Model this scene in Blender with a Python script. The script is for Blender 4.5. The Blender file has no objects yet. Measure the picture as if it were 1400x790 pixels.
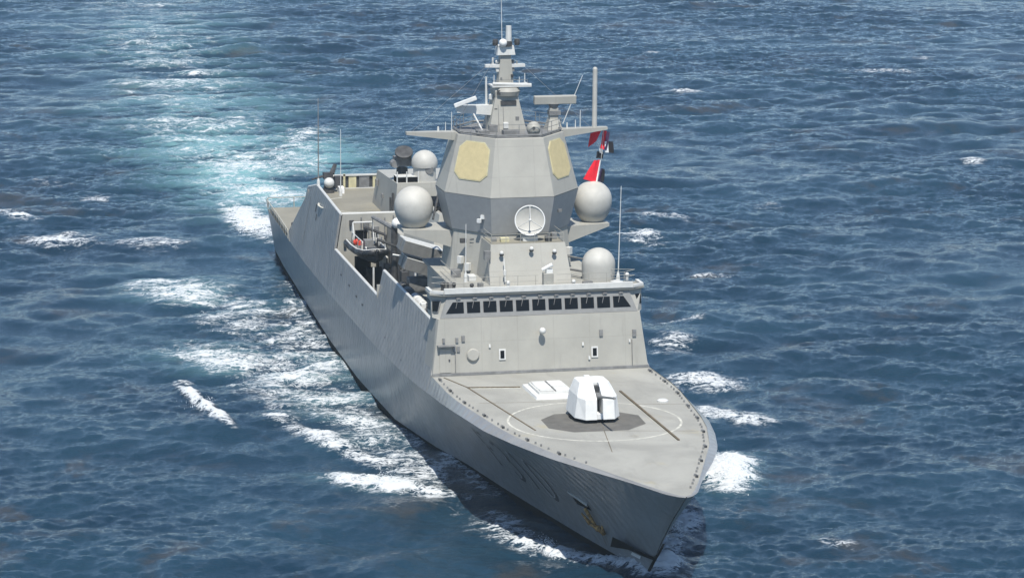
import bpy, math, random
import numpy as np
from mathutils import Vector, Matrix
random.seed(7)
R = math.radians
S = bpy.context.scene
COL = S.collection

# ------------------------------------------------------------------ camera, sky, sun, exposure
cam_d = bpy.data.cameras.new("camera")
cam_d.sensor_width = 36.0
cam_d.lens = 36.0 * 4358.27 / 1400.0
cam_d.clip_start = 1.0
cam_d.clip_end = 30000.0
cam = bpy.data.objects.new("camera", cam_d)
COL.objects.link(cam)
cr, cu, cf = (0.22936321, 0.97330733, 0.00808444), (-0.19070291, 0.03679181, 0.98095808), (-0.95447625, 0.22653742, -0.19405122)
CAMP = (330.516, -58.538, 62.436)
cam.matrix_world = Matrix(((cr[0], cu[0], -cf[0], CAMP[0]), (cr[1], cu[1], -cf[1], CAMP[1]), (cr[2], cu[2], -cf[2], CAMP[2]), (0, 0, 0, 1)))
S.camera = cam
SUN_EL, SUN_AZ = 62.0, -9.0            # azimuth measured from the bow (+X), negative = starboard
sd = Vector((math.cos(R(SUN_EL)) * math.cos(R(SUN_AZ)), math.cos(R(SUN_EL)) * math.sin(R(SUN_AZ)), math.sin(R(SUN_EL))))
world = bpy.data.worlds.new("World")
S.world = world
world.use_nodes = True
wn = world.node_tree
bg = wn.nodes["Background"]
sky = wn.nodes.new("ShaderNodeTexSky")
sky.sky_type = 'NISHITA'
sky.sun_disc = False
sky.sun_elevation = R(SUN_EL)
sky.sun_rotation = math.atan2(sd.x, sd.y)
sky.dust_density = 0.0
sky.altitude = 1500.0
sky.ozone_density = 3.0
sky.air_density = 1.0
wn.links.new(sky.outputs[0], bg.inputs[0])
bg.inputs[1].default_value = 0.11
sun_d = bpy.data.lights.new("sun", 'SUN')
sun_d.energy = 4.4
sun_d.angle = R(0.53)
sun_d.color = (1.0, 0.96, 0.89)
sun = bpy.data.objects.new("sun", sun_d)
sun.rotation_euler = sd.to_track_quat('Z', 'Y').to_euler()
sun.location = (0, 0, 200)
COL.objects.link(sun)
S.view_settings.view_transform = 'Standard'
S.view_settings.look = 'None'
S.view_settings.gamma = 1.0
S.view_settings.exposure = 0.48
S.view_settings.use_curve_mapping = False

# ------------------------------------------------------------------ material helpers
def new_mat(name):
    m = bpy.data.materials.new(name); m.use_nodes = True
    nt = m.node_tree
    return m, nt, nt.nodes["Principled BSDF"]
def node(nt, t, **kw):
    n = nt.nodes.new(t)
    for k, v in kw.items():
        if k in ('operation', 'data_type', 'blend_type', 'noise_dimensions', 'attribute_name', 'feature', 'interpolation_type', 'noise_type', 'wave_type', 'bands_direction'):
            setattr(n, k, v)
        else:
            n.inputs[k].default_value = v
    return n
def math_n(nt, op, a, b=None, c=None, clamp=False):
    n = nt.nodes.new("ShaderNodeMath"); n.operation = op; n.use_clamp = clamp
    for i, v in enumerate((a, b, c)):
        if v is None: continue
        if isinstance(v, (int, float)): n.inputs[i].default_value = v
        else: nt.links.new(v, n.inputs[i])
    return n.outputs[0]
def mixc(nt, fac, a, b, mode='MIX'):
    n = nt.nodes.new("ShaderNodeMix"); n.data_type = 'RGBA'; n.blend_type = mode
    for i, v in ((0, fac), (6, a), (7, b)):
        if isinstance(v, (int, float)): n.inputs[i].default_value = v
        elif isinstance(v, tuple): n.inputs[i].default_value = v if len(v) == 4 else v + (1,)
        else: nt.links.new(v, n.inputs[i])
    return n.outputs[2]
def noise(nt, vec, scale, detail=4.0, rough=0.55, dist=0.0, stretch=None):
    n = nt.nodes.new("ShaderNodeTexNoise")
    n.inputs['Scale'].default_value = scale; n.inputs['Detail'].default_value = detail
    n.inputs['Roughness'].default_value = rough; n.inputs['Distortion'].default_value = dist
    if stretch:
        mp = nt.nodes.new("ShaderNodeMapping"); mp.inputs['Scale'].default_value = stretch[:3]
        if len(stretch) > 3: mp.inputs['Rotation'].default_value = (0, 0, stretch[3])
        nt.links.new(vec, mp.inputs[0]); vec = mp.outputs[0]
    nt.links.new(vec, n.inputs['Vector'])
    return n.outputs['Fac']
def ramp(nt, fac, lo, hi):
    n = nt.nodes.new("ShaderNodeMapRange"); n.interpolation_type = 'SMOOTHSTEP'
    nt.links.new(fac, n.inputs[0]); n.inputs[1].default_value = lo; n.inputs[2].default_value = hi
    return n.outputs[0]
def pos(nt):
    return nt.nodes.new("ShaderNodeNewGeometry").outputs['Position']

def paint(name, col, rough=0.5, var=0.10, streak=0.10, rust=0.0, plating=0.0, spots=0.0, seams=0.0):
    """weathered ship paint: cloudy tone variation, vertical run-off streaks, faint rust"""
    m, nt, p = new_mat(name)
    P = pos(nt)
    c = tuple(col)
    n1 = noise(nt, P, 0.35, 5, 0.6)
    base = mixc(nt, ramp(nt, n1, 0.3, 0.7), tuple(x * (1 - var) for x in c), tuple(min(1, x * (1 + var)) for x in c))
    if streak:
        n2 = noise(nt, P, 1.0, 4, 0.65, stretch=(1.7, 1.7, 0.10))
        base = mixc(nt, math_n(nt, 'MULTIPLY', ramp(nt, n2, 0.55, 0.8), streak * 3), base, tuple(x * 0.72 for x in c))
    if rust:
        n3 = noise(nt, P, 1.3, 5, 0.7, stretch=(1.5, 1.5, 0.35))
        base = mixc(nt, math_n(nt, 'MULTIPLY', ramp(nt, n3, 0.62, 0.78), rust), base, (0.26, 0.17, 0.08))
    if spots:
        n4 = noise(nt, P, 2.6, 3, 0.6)
        base = mixc(nt, math_n(nt, 'MULTIPLY', ramp(nt, n4, 0.64, 0.74), spots), base, tuple(x * 0.6 for x in c))
    if seams:        # weld lines between the plates
        sp_ = nt.nodes.new("ShaderNodeSeparateXYZ"); nt.links.new(P, sp_.inputs[0])
        jl = None
        for k, per, wd in ((0, 4.1, .010), (1, 2.9, .012), (2, 2.35, .013)):
            l = math_n(nt, 'LESS_THAN', math_n(nt, 'ABSOLUTE', math_n(nt, 'SUBTRACT', math_n(nt, 'FRACT', math_n(nt, 'DIVIDE', math_n(nt, 'ADD', sp_.outputs[k], 0.37), per)), 0.5)), wd)
            jl = l if jl is None else math_n(nt, 'MAXIMUM', jl, l)
        base = mixc(nt, math_n(nt, 'MULTIPLY', jl, seams), base, tuple(x * 0.5 for x in c))
    nt.links.new(base, p.inputs['Base Color'])
    p.inputs['Roughness'].default_value = rough
    p.inputs['Specular IOR Level'].default_value = 0.5 if plating else 0.35
    b = nt.nodes.new("ShaderNodeBump"); b.inputs['Strength'].default_value = 0.35; b.inputs['Distance'].default_value = 0.05 + plating
    if plating:      # dished plates between frames, seams where plates butt
        sx = nt.nodes.new("ShaderNodeSeparateXYZ"); nt.links.new(P, sx.inputs[0])
        fx = math_n(nt, 'SINE', math_n(nt, 'MULTIPLY', sx.outputs[0], 2 * math.pi / 1.1)); fz = math_n(nt, 'SINE', math_n(nt, 'MULTIPLY', sx.outputs[2], 2 * math.pi / 1.6))
        nn = noise(nt, P, 0.5, 3, 0.5, stretch=(1.0, 1.0, 0.6))
        h = math_n(nt, 'ADD', nn, math_n(nt, 'MULTIPLY', math_n(nt, 'MULTIPLY', fx, fz), math_n(nt, 'MULTIPLY', nn, 0.26)))
        jx = math_n(nt, 'LESS_THAN', math_n(nt, 'ABSOLUTE', math_n(nt, 'SUBTRACT', math_n(nt, 'FRACT', math_n(nt, 'DIVIDE', sx.outputs[0], 6.0)), 0.5)), 0.006)
        jz = math_n(nt, 'LESS_THAN', math_n(nt, 'ABSOLUTE', math_n(nt, 'SUBTRACT', math_n(nt, 'FRACT', math_n(nt, 'DIVIDE', sx.outputs[2], 2.3)), 0.5)), 0.012)
        seam = math_n(nt, 'MULTIPLY', math_n(nt, 'MAXIMUM', jx, jz), 0.32)
        base2 = mixc(nt, seam, base, tuple(x * 0.55 for x in c)); nt.links.new(base2, p.inputs['Base Color'])
    else:
        h = noise(nt, P, 1.2, 3, 0.5)
    nt.links.new(h, b.inputs['Height']); nt.links.new(b.outputs[0], p.inputs['Normal'])
    return m

def plain(name, col, rough=0.5, metal=0.0, var=0.12, scale=2.0):
    m, nt, p = new_mat(name)
    n = noise(nt, pos(nt), scale, 4, 0.6)
    c = tuple(col)
    nt.links.new(mixc(nt, ramp(nt, n, 0.3, 0.7), tuple(x * (1 - var) for x in c), tuple(min(1, x * (1 + var)) for x in c)), p.inputs['Base Color'])
    p.inputs['Roughness'].default_value = rough; p.inputs['Metallic'].default_value = metal
    return m

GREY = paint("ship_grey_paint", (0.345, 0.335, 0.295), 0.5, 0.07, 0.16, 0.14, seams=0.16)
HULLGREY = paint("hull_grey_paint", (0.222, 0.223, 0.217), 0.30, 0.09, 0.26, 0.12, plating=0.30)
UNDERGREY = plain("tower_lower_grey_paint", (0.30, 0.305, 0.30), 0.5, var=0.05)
LIGHT = plain("pale_grey_paint", (0.55, 0.55, 0.52), 0.5, var=0.06)
WHITE = plain("white_paint", (0.68, 0.68, 0.65), 0.5, var=0.05)
RADOME = plain("radome_off_white", (0.43, 0.42, 0.38), 0.6, var=0.08, scale=0.8)
CREAM = plain("radar_panel_cream", (0.52, 0.435, 0.235), 0.6, var=0.06)
DARK = plain("dark_grey_gear", (0.045, 0.045, 0.045), 0.6, var=0.35)
MID = plain("mid_grey_gear", (0.17, 0.17, 0.165), 0.6, var=0.2)
BANDG = plain("window_band_grey", (0.215, 0.215, 0.205), 0.5, var=0.08)
LAUNCH = plain("launcher_grey", (0.145, 0.145, 0.138), 0.55, var=0.12)
BLACK = plain("black_paint", (0.006, 0.006, 0.007), 0.75, var=0.3)
BLACK.node_tree.nodes["Principled BSDF"].inputs["Specular IOR Level"].default_value = 0.1
RUBBER = plain("black_rubber", (0.02, 0.02, 0.022), 0.5, var=0.2)
RED = plain("red_cloth", (0.75, 0.012, 0.03), 0.8, var=0.1)
PURPLE = plain("dark_blue_cloth", (0.035, 0.012, 0.05), 0.8)
CWHITE = plain("white_cloth", (0.8, 0.8, 0.78), 0.8)
CBLACK = plain("black_cloth", (0.01, 0.01, 0.014), 0.8)
ORANGE = plain("orange_red", (0.6, 0.05, 0.02), 0.6)
RUST = plain("rusty_anchor_steel", (0.30, 0.17, 0.05), 0.8, var=0.5, scale=5)
YELLOWISH = plain("weathered_cream_paint", (0.50, 0.46, 0.28), 0.6, var=0.15)
RAILC = plain("rail_pale_paint", (0.42, 0.40, 0.33), 0.6)
LINE = plain("brown_deck_line", (0.11, 0.085, 0.05), 0.8, var=0.4, scale=4)
GLASSM, _nt, _p = new_mat("dark_window_glass")
_p.inputs['Base Color'].default_value = (0.006, 0.007, 0.008, 1); _p.inputs['Roughness'].default_value = 0.25; _p.inputs['Specular IOR Level'].default_value = 0.15

def deck_mat(name, col, stain=0.5, yellow=0.35):
    m, nt, p = new_mat(name)
    P = pos(nt); c = tuple(col)
    n1 = noise(nt, P, 0.16, 6, 0.62, 0.6)
    base = mixc(nt, ramp(nt, n1, 0.32, 0.68), tuple(x * 0.82 for x in c), tuple(x * 1.12 for x in c))
    n2 = noise(nt, P, 0.45, 6, 0.7, stretch=(0.35, 1.2, 1))
    base = mixc(nt, math_n(nt, 'MULTIPLY', ramp(nt, n2, 0.54, 0.75), stain), base, tuple(x * 0.62 for x in c))
    n3 = noise(nt, P, 0.3, 5, 0.65)
    base = mixc(nt, math_n(nt, 'MULTIPLY', ramp(nt, n3, 0.58, 0.75), yellow), base, (0.33, 0.27, 0.13))
    n4 = noise(nt, P, 14.0, 2, 0.6)
    base = mixc(nt, 0.12, base, mixc(nt, n4, (0.1, 0.1, 0.1), (0.6, 0.6, 0.55)))
    nt.links.new(base, p.inputs['Base Color'])
    p.inputs['Roughness'].default_value = 0.8
    return m
DECK = deck_mat("non_skid_deck", (0.29, 0.284, 0.25), 0.7, 0.4)
FDECK = deck_mat("flight_deck_coating", (0.20, 0.185, 0.14), 0.3, 0.2)
PAD = plain("dark_non_skid_pad", (0.105, 0.10, 0.088), 0.9, var=0.15, scale=1.0)
RING = plain("worn_white_line", (0.47, 0.46, 0.40), 0.8, var=0.25, scale=3)

# ------------------------------------------------------------------ mesh helpers
class MB:
    def __init__(self): self.v = []; self.f = []; self.mi = []
    def add(self, vs, fs, mi=0):
        o = len(self.v); self.v += [tuple(p) for p in vs]
        for f in fs: self.f.append(tuple(i + o for i in f)); self.mi.append(mi)
        return self
    def ring_prism(self, rings, cap0=True, cap1=True, mi=0):
        n = len(rings[0]); vs = [p for r in rings for p in r]; fs = []
        for k in range(len(rings) - 1):
            for i in range(n):
                j = (i + 1) % n
                fs.append((k * n + i, k * n + j, (k + 1) * n + j, (k + 1) * n + i))
        if cap0: fs.append(tuple(reversed(range(n))))
        if cap1: fs.append(tuple((len(rings) - 1) * n + i for i in range(n)))
        return self.add(vs, fs, mi)
    def box(self, x0, x1, y0, y1, z0, z1, mi=0):
        return self.ring_prism([[(x0, y0, z0), (x1, y0, z0), (x1, y1, z0), (x0, y1, z0)], [(x0, y0, z1), (x1, y0, z1), (x1, y1, z1), (x0, y1, z1)]], mi=mi)
    def obox(self, c, size, rot=(0, 0, 0), mi=0):
        from mathutils import Euler
        M = Euler(rot).to_matrix(); c = Vector(c); h = [s / 2 for s in size]
        q = lambda a, b, d: tuple(c + M @ Vector((a * h[0], b * h[1], d * h[2])))
        return self.ring_prism([[q(-1, -1, -1), q(1, -1, -1), q(1, 1, -1), q(-1, 1, -1)], [q(-1, -1, 1), q(1, -1, 1), q(1, 1, 1), q(-1, 1, 1)]], mi=mi)
    def tube(self, p0, p1, r0, r1=None, n=8, mi=0):
        if r1 is None: r1 = r0
        p0, p1 = Vector(p0), Vector(p1); d = (p1 - p0).normalized()
        a = d.orthogonal().normalized(); b = d.cross(a)
        rg = lambda p, r: [tuple(p + r * (math.cos(t) * a + math.sin(t) * b)) for t in (2 * math.pi * i / n for i in range(n))]
        return self.ring_prism([rg(p0, r0), rg(p1, r1)], mi=mi)
    def path(self, pts, r, n=6, mi=0):
        for a, b in zip(pts[:-1], pts[1:]): self.tube(a, b, r, r, n, mi)
        return self
    def lathe(self, c, prof, n=24, axis=None, mi=0):
        c = Vector(c); ax = Vector(axis or (0, 0, 1)).normalized(); a = ax.orthogonal().normalized(); b = ax.cross(a)
        rings = [[tuple(c + ax * h + max(r, 1e-3) * (math.cos(t) * a + math.sin(t) * b)) for t in (2 * math.pi * i / n for i in range(n))] for r, h in prof]
        return self.ring_prism(rings, mi=mi)
    def sphere(self, c, r, n=20, m=10, a0=-90, mi=0, sz=1.0):
        return self.lathe(c, [(r * math.cos(R(t)), r * sz * math.sin(R(t))) for t in np.linspace(a0, 90, m)], n, mi=mi)
    def grid(self, rows, mi=0, flip=False):
        n = len(rows[0]); vs = [p for r in rows for p in r]; fs = []
        for i in range(len(rows) - 1):
            for j in range(n - 1):
                f = (i * n + j, i * n + j + 1, (i + 1) * n + j + 1, (i + 1) * n + j)
                fs.append(f[::-1] if flip else f)
        return self.add(vs, fs, mi)
    def poly(self, pts, mi=0): return self.add(pts, [tuple(range(len(pts)))], mi)
    def build(self, name, mats, parent=None, smooth=False, bevel=0.0):
        me = bpy.data.meshes.new(name)
        me.from_pydata(self.v, [], self.f)
        for m in (mats if isinstance(mats, (list, tuple)) else [mats]): me.materials.append(m)
        me.polygons.foreach_set('material_index', self.mi)
        if smooth: me.polygons.foreach_set('use_smooth', [True] * len(self.f))
        me.update()
        import bmesh
        bm = bmesh.new(); bm.from_mesh(me); bmesh.ops.recalc_face_normals(bm, faces=bm.faces); bm.to_mesh(me); bm.free()
        o = bpy.data.objects.new(name, me); COL.objects.link(o)
        if parent is not None: attach(o, parent)
        if smooth == 'auto':
            me.set_sharp_from_angle(angle=R(35))
        if bevel:
            b = o.modifiers.new("bevel", 'BEVEL'); b.width = bevel; b.segments = 2; b.limit_method = 'ANGLE'
        return o
def attach(o, parent):
    o.parent = parent
    if parent.type == 'EMPTY':
        o.matrix_parent_inverse = Matrix.LocRotScale(parent.location, parent.rotation_euler, None).inverted()
def thing(name, loc, label, cat, group=None):
    o = bpy.data.objects.new(name, None); COL.objects.link(o); o.location = loc
    o.empty_display_size = 1.0
    o['label'] = label; o['category'] = cat
    if group: o['group'] = group
    return o
def tag(o, label, cat, group=None):
    o['label'] = label; o['category'] = cat
    if group: o['group'] = group
    return o
def lerp_tab(tab, x):
    xs, ys = zip(*tab)
    return float(np.interp(x, xs, ys))

# ------------------------------------------------------------------ the sea
FOAM = [
    (97.37, -13.18, 0.0498, 0.2148, 0.3271, -0.2773, 1.5, 0.6),
    (95.01, -15.89, 0.1551, 0.6798, 0.4706, -0.4876, 1.1, 0.3),
    (100.4, -9.234, 0.09158, 0.3868, 0.6957, -0.4077, 0.75, 0.2),
    (112.4, -6.611, 0.1157, 0.2614, 0.06601, -0.4713, 0.82, 0.15),
    (117.5, -5.678, 0.1007, 0.327, 0.512, -0.6135, 1.05, 0.3),
    (121.3, -2.352, 0.0992, 0.3021, 0.4603, -0.5521, 1.25, 0.4),
    (122.7, 0.02953, 0.1864, 0.4798, 0.2154, -0.4972, 1.6, 0.7),
    (94.49, -5.926, 0.101, 0.245, 0.06733, -0.5251, 0.6, 0.1),
    (83.8, -14.75, 0.03869, 0.1377, 0.2175, -0.5835, 1.0, 0.35),
    (68.21, -23.3, 0.08624, 0.2649, 0.1893, -1.306, 1.6, 0.6),
    (58.78, -23.62, 0.1275, 0.9717, 0.5681, -0.1128, 1.05, 0.3),
    (51.26, -17.33, 0.02321, 0.1285, 0.1433, -0.1358, 0.85, 0.15),
    (65.68, -15.04, 0.03108, 0.136, 0.09114, -0.1578, 0.6, 0.0),
    (56.94, -14.91, 0.03323, 0.1654, 0.1138, -0.1317, 0.56, 0.0),
    (50.1, -10.44, 0.04671, 0.1283, 0.02041, -0.2627, 0.6, 0.0),
    (20.63, -17.89, 0.02293, 0.1419, 0.1183, -0.1206, 0.82, 0.15),
    (30.93, -13.94, 0.07783, 0.1909, 0.006584, -0.3963, 0.5, 0.0),
    (73.39, -11.03, 0.05454, 0.1381, 0.02331, -0.2709, 0.6, 0.0),
    (21.09, -7.661, 0.1354, 0.2525, -0.01565, -0.2987, 0.48, 0.0),
    (38.3, -15.4, 0.03546, 0.1717, 0.1039, -0.1944, 0.52, 0.0),
    (38.7, -9.876, 0.09324, 0.1659, -0.01016, -0.2106, 0.5, 0.0),
    (92.46, -10.18, 0.08534, 0.2391, 0.08883, -0.4219, 0.52, 0.0),
    (106.2, -8.515, 0.1191, 0.2822, 0.07246, -0.5029, 0.5, 0.0),
    (85.03, -11.08, 0.08239, 0.2194, 0.07272, -0.5108, 0.55, 0.0),
    (92.8, -8.493, 0.1341, 0.3365, 0.1196, -0.8735, 0.6, 0.0),
    (-20.16, -5.662, 0.06038, 0.2559, 0.0551, -0.2721, 1.5, 0.2),
    (-42.54, -1.993, 0.02384, 0.1307, 0.06281, -0.09591, 0.78, 0.1),
    (-65.35, -0.8373, 0.01636, 0.1016, 0.06239, -0.05132, 0.6, 0.1),
    (-93.22, -0.7059, 0.01267, 0.09176, 0.05551, -0.009876, 0.5, 0.1),
    (-132.8, 0.9881, 0.01151, 0.08845, 0.03375, -0.005827, 0.46, 0.0),
    (-187.0, 4.437, 0.01032, 0.08364, 0.02452, -0.004057, 0.38, 0.0),
    (-242.2, 8.61, 0.008589, 0.07229, 0.02887, -0.004563, 0.34, 0.0),
    (-65.81, 6.72, 0.02934, 0.1773, 0.05414, -0.009818, 0.6, 0.0),
    (-84.19, 11.73, 0.03456, 0.2032, 0.07433, -0.01329, 0.5, 0.0),
    (-11.34, -27.94, 0.01968, 0.2115, 0.2477, -0.04692, 0.95, 0.2),
    (-27.89, -31.33, 0.03753, 0.3413, 0.2638, -0.3565, 0.72, 0.1),
    (-39.14, -21.09, 0.05083, 0.4877, 0.3181, -0.05903, 0.62, 0.0),
    (-7.681, -18.07, 0.02577, 0.2108, 0.2249, -0.04264, 0.42, 0.0),
    (-51.19, -25.1, 0.02593, 0.2854, 0.3006, -0.05533, 0.42, 0.0),
    (99.21, 13.88, 0.1286, 0.4187, 0.1792, -0.03636, 1.9, 1.0),
    (81.41, 19.61, 0.08914, 0.2661, 0.2922, -0.2159, 0.98, 0.3),
    (67.42, 21.36, 0.0673, 0.2253, 0.2113, -0.04195, 0.92, 0.25),
    (65.52, 20.77, 0.1282, 0.4351, 0.3712, -0.07362, 0.9, 0.1),
    (52.41, 22.52, 0.1071, 0.3729, 0.2183, -0.0429, 0.72, 0.15),
    (19.72, 36.4, 0.09078, 0.3014, 0.4917, -0.09435, 0.72, 0.1),
    (-0.7996, 34.89, 0.07845, 0.2653, 0.2368, -0.1827, 0.75, 0.1),
    (-14.84, 40.97, 0.07177, 0.2383, 0.4321, -0.3452, 0.55, 0.0),
    (42.35, 26.5, 0.1047, 0.3598, 0.5705, -0.1113, 0.5, 0.0),
    (112.6, 6.35, 0.1473, 0.7772, 0.3725, 0.3039, 1.5, 0.3),
    (117.9, 3.81, 0.1459, 0.7976, 0.4385, 0.3516, 1.3, 0.15),
    (123.1, 1.944, 0.2234, 0.7809, 0.3331, -0.06874, 1.9, 0.7),
    (-117.0, 73.76, 0.1006, 0.3433, 0.408, -0.07062, 0.85, 0.1),
    (-134.8, 109.9, 0.05068, 0.1388, 0.2374, -0.1562, 0.5, 0.1),
    (-46.22, 90.99, 0.2193, 0.5615, 0.2737, -0.04978, 0.55, 0.0),
    (-19.27, 55.08, 0.1281, 0.3999, 0.4864, -0.09063, 0.5, 0.0),
    (-41.51, 93.66, 0.2925, 0.7271, 0.4187, -0.07639, 0.5, 0.0),
    (-37.71, 66.63, 0.2218, 0.6616, 0.7011, -0.1287, 0.6, 0.0),
    (120.2, 15.92, 0.2019, 0.5206, 0.5932, -0.5057, 0.5, 0.0),
    (-164.1, 81.66, 0.1144, 0.4069, 0.3377, -0.05631, 0.4, 0.0),
    (-149.4, 123.2, 0.1505, 0.4023, 0.3458, -0.05801, 0.45, 0.0),
    (113.7, -6.927, 0.07828, 0.2498, 0.3716, -0.5751, 0.45, 0.0),
    (83.09, -8.283, 0.1273, 0.3022, 0.04426, -0.5594, 0.45, 0.0)]
AERATED = [
    (-46.98, -2.205, 0.01796, 0.09993, 0.03346, -0.05153, 1.0, 0.0),
    (-76.64, -1.087, 0.01149, 0.08055, 0.04089, -0.007365, 0.85, 0.0),
    (-118.5, 1.209, 0.009898, 0.07351, 0.02679, -0.004676, 0.62, 0.0),
    (-199.2, 5.941, 0.008403, 0.06813, 0.01551, -0.002539, 0.4, 0.0),
    (-65.31, 9.46, 0.02034, 0.118, 0.04635, -0.008407, 0.8, 0.0),
    (98.6, 14.31, 0.1286, 0.4174, 0.1711, -0.0347, 0.5, 0.0),
    (51.86, -17.42, 0.0223, 0.1234, 0.1199, -0.1135, 0.45, 0.0),
    (20.63, -17.89, 0.02293, 0.1419, 0.1076, -0.1096, 0.45, 0.0),
    (60.45, -12.22, 0.03723, 0.1103, 0.02514, -0.1868, 0.35, 0.0),
    (96.22, -14.39, 0.04303, 0.1905, 0.3258, -0.2763, 0.3, 0.0)]

FH = Vector((cf[0], cf[1])).normalized()             # horizontal axis the waves run along
FHx, FHy = FH.x, FH.y
MSS = 0.070          # mean square slope of the resolved waves
def build_water():
    rng = np.random.default_rng(11)
    wa = math.atan2(FHy, FHx) + R(12)
    kp, kc = 2 * np.pi / 17.0, 2 * np.pi / 3.6
    def field(N, L, lo):
        k1 = np.fft.fftfreq(N, L / N) * 2 * np.pi
        KX, KY = np.meshgrid(k1, k1, indexing='ij')
        K = np.sqrt(KX ** 2 + KY ** 2); K[0, 0] = 1.0
        ca = np.cos(np.arctan2(KY, KX) - wa)
        s = 1.0 + 2.2 / (1 + (K / (3 * kp)) ** 1.5)
        D = np.where(ca > 0, np.abs(ca) ** s, 0.2 * np.abs(ca) ** s) + 0.10
        win = 1 / (1 + (K / kc) ** 6)
        win = win if lo else (1 - win)
        Ph = np.exp(-1.25 * (kp / K) ** 2) / K ** 3.85 * D * win * np.exp(-(K * 0.055) ** 2)
        Ph[0, 0] = 0
        # amplitude density independent of the tile size
        H = np.sqrt(Ph) * (rng.standard_normal((N, N)) + 1j * rng.standard_normal((N, N))) * N * N / L
        h = np.real(np.fft.ifft2(H))
        return h, np.real(np.fft.ifft2(-1j * KX / K * H)), np.real(np.fft.ifft2(-1j * KY / K * H)), L / N
    hL, DxL, DyL, dL = field(2048, 560.0, True)
    hS, DxS, DyS, dS = field(1024, 103.0, False)
    sl = lambda h, d: ((np.roll(h, -1, 0) - np.roll(h, 1, 0)) / (2 * d)).var() + ((np.roll(h, -1, 1) - np.roll(h, 1, 1)) / (2 * d)).var()
    sc = MSS ** 0.5 / math.sqrt(sl(hL, dL) + sl(hS, dS))
    print('sigma', hL.std() * sc, hS.std() * sc, 'mss', sl(hL, dL) * sc * sc, sl(hS, dS) * sc * sc)
    lam = 0.8
    J = (1 + lam * sc * (np.roll(DxL, -1, 0) - np.roll(DxL, 1, 0)) / (2 * dL)) * (1 + lam * sc * (np.roll(DyL, -1, 1) - np.roll(DyL, 1, 1)) / (2 * dL))
    # sheet: fine where it is seen, growing coarse to the horizon
    def axis(lo, hi, step, far_lo, far_hi):
        core = [lo]
        while core[-1] < hi: core.append(core[-1] + (step(core[-1]) if callable(step) else step))
        s = 0.5; up = [core[-1]]
        while up[-1] < far_hi: s *= 1.22; up.append(up[-1] + s)
        s = 0.5; dn = [core[0]]
        while dn[-1] > far_lo: s *= 1.22; dn.append(dn[-1] - s)
        return np.array(dn[:0:-1] + core + up[1:])
    A = axis(150.0, 680.0, lambda a: 0.16 + 0.0006 * (a - 196) if a > 196 else 0.3, -1500.0, 5000.0)
    B = axis(-150.0, 150.0, lambda b: 0.155 if abs(b) < 92 else 0.34, -3000.0, 3000.0)
    na, nb = len(A), len(B)
    AA, BB = np.meshgrid(A, B, indexing='ij')
    X = CAMP[0] + AA * FHx - BB * FHy
    Y = CAMP[1] + AA * FHy + BB * FHx
    def samp(arr, x, y, d):
        N = arr.shape[0]
        u = (x / d) % N; v = (y / d) % N
        i = np.floor(u).astype(np.int32); j = np.floor(v).astype(np.int32); fu = u - i; fv = v - j
        i1 = (i + 1) % N; j1 = (j + 1) % N; i %= N; j %= N
        return arr[i, j] * (1 - fu) * (1 - fv) + arr[i1, j] * fu * (1 - fv) + arr[i, j1] * (1 - fu) * fv + arr[i1, j1] * fu * fv
    fade = np.clip(1 - (np.maximum(np.abs(BB) - 152, 0) + np.maximum(AA - 690, 0) + np.maximum(148 - AA, 0)) / 60, 0, 1)
    gust = 0.85 + 0.35 * np.sin(X * 0.031 + 1.3 * np.sin(Y * 0.023)) * np.sin(Y * 0.041 + 0.7)
    g2 = np.clip(0.80 + 0.60 * np.sin(X * 0.043 + 2.0 * np.sin(Y * 0.031 + 1)) * np.sin(Y * 0.057 + 1.5 * np.sin(X * 0.019)), 0.25, 1.4)
    Z = sc * fade * (samp(hL, X, Y, dL) * gust + samp(hS, X, Y, dS) * g2)
    wave_h = np.clip(Z / 0.17, -2.2, 2.2)
    sw = 0.14 * np.sin((X * FHx + Y * FHy) * 2 * np.pi / 46 + 0.9 * np.sin(Y * 0.02)) * fade
    dX = sc * fade * lam * (samp(DxL, X, Y, dL) * gust + 0.7 * samp(DxS, X, Y, dS) * g2)
    dY = sc * fade * lam * (samp(DyL, X, Y, dL) * gust + 0.7 * samp(DyS, X, Y, dS) * g2)
    Jm = samp(J, X, Y, dL)
    foam = np.zeros_like(Z); ridge = np.zeros_like(Z); aer = np.zeros_like(Z)
    for cx, cy, a, b, c, e, s, hh in FOAM:
        px, py = X - cx, Y - cy
        q = (a * px + b * py) ** 2 + (c * px + e * py) ** 2
        g = np.exp(-q ** 1.5)
        foam = np.maximum(foam, s * g) + 0.25 * np.minimum(foam, s * g)
        ridge += hh * np.exp(-q * 1.4)
    for cx, cy, a, b, c, e, s, hh in AERATED:
        px, py = X - cx, Y - cy
        q = (a * px + b * py) ** 2 + (c * px + e * py) ** 2
        aer = np.maximum(aer, s * np.exp(-q))
    crest = np.clip((0.42 - Jm) / 0.4, 0, 1) * fade
    foam = np.maximum(foam, crest * 0.62)
    froth = np.clip(foam, 0, 1.2)
    Z = Z + sw + ridge + 0.9 * sc * froth * np.abs(samp(hS, X * 2.3 + 11, Y * 2.3, dS)) + 0.5 * sc * froth * samp(hS, X * 4.1, Y * 4.1 + 7, dS)
    X2, Y2 = X + dX, Y + dY
    co = np.stack([X2, Y2, Z], -1).reshape(-1, 3).astype(np.float32)
    me = bpy.data.meshes.new("water")
    nv = na * nb; nf = (na - 1) * (nb - 1)
    me.vertices.add(nv); me.vertices.foreach_set('co', co.ravel())
    idx = np.arange(nv).reshape(na, nb)
    q = np.stack([idx[:-1, :-1], idx[:-1, 1:], idx[1:, 1:], idx[1:, :-1]], -1).reshape(-1, 4)
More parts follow.
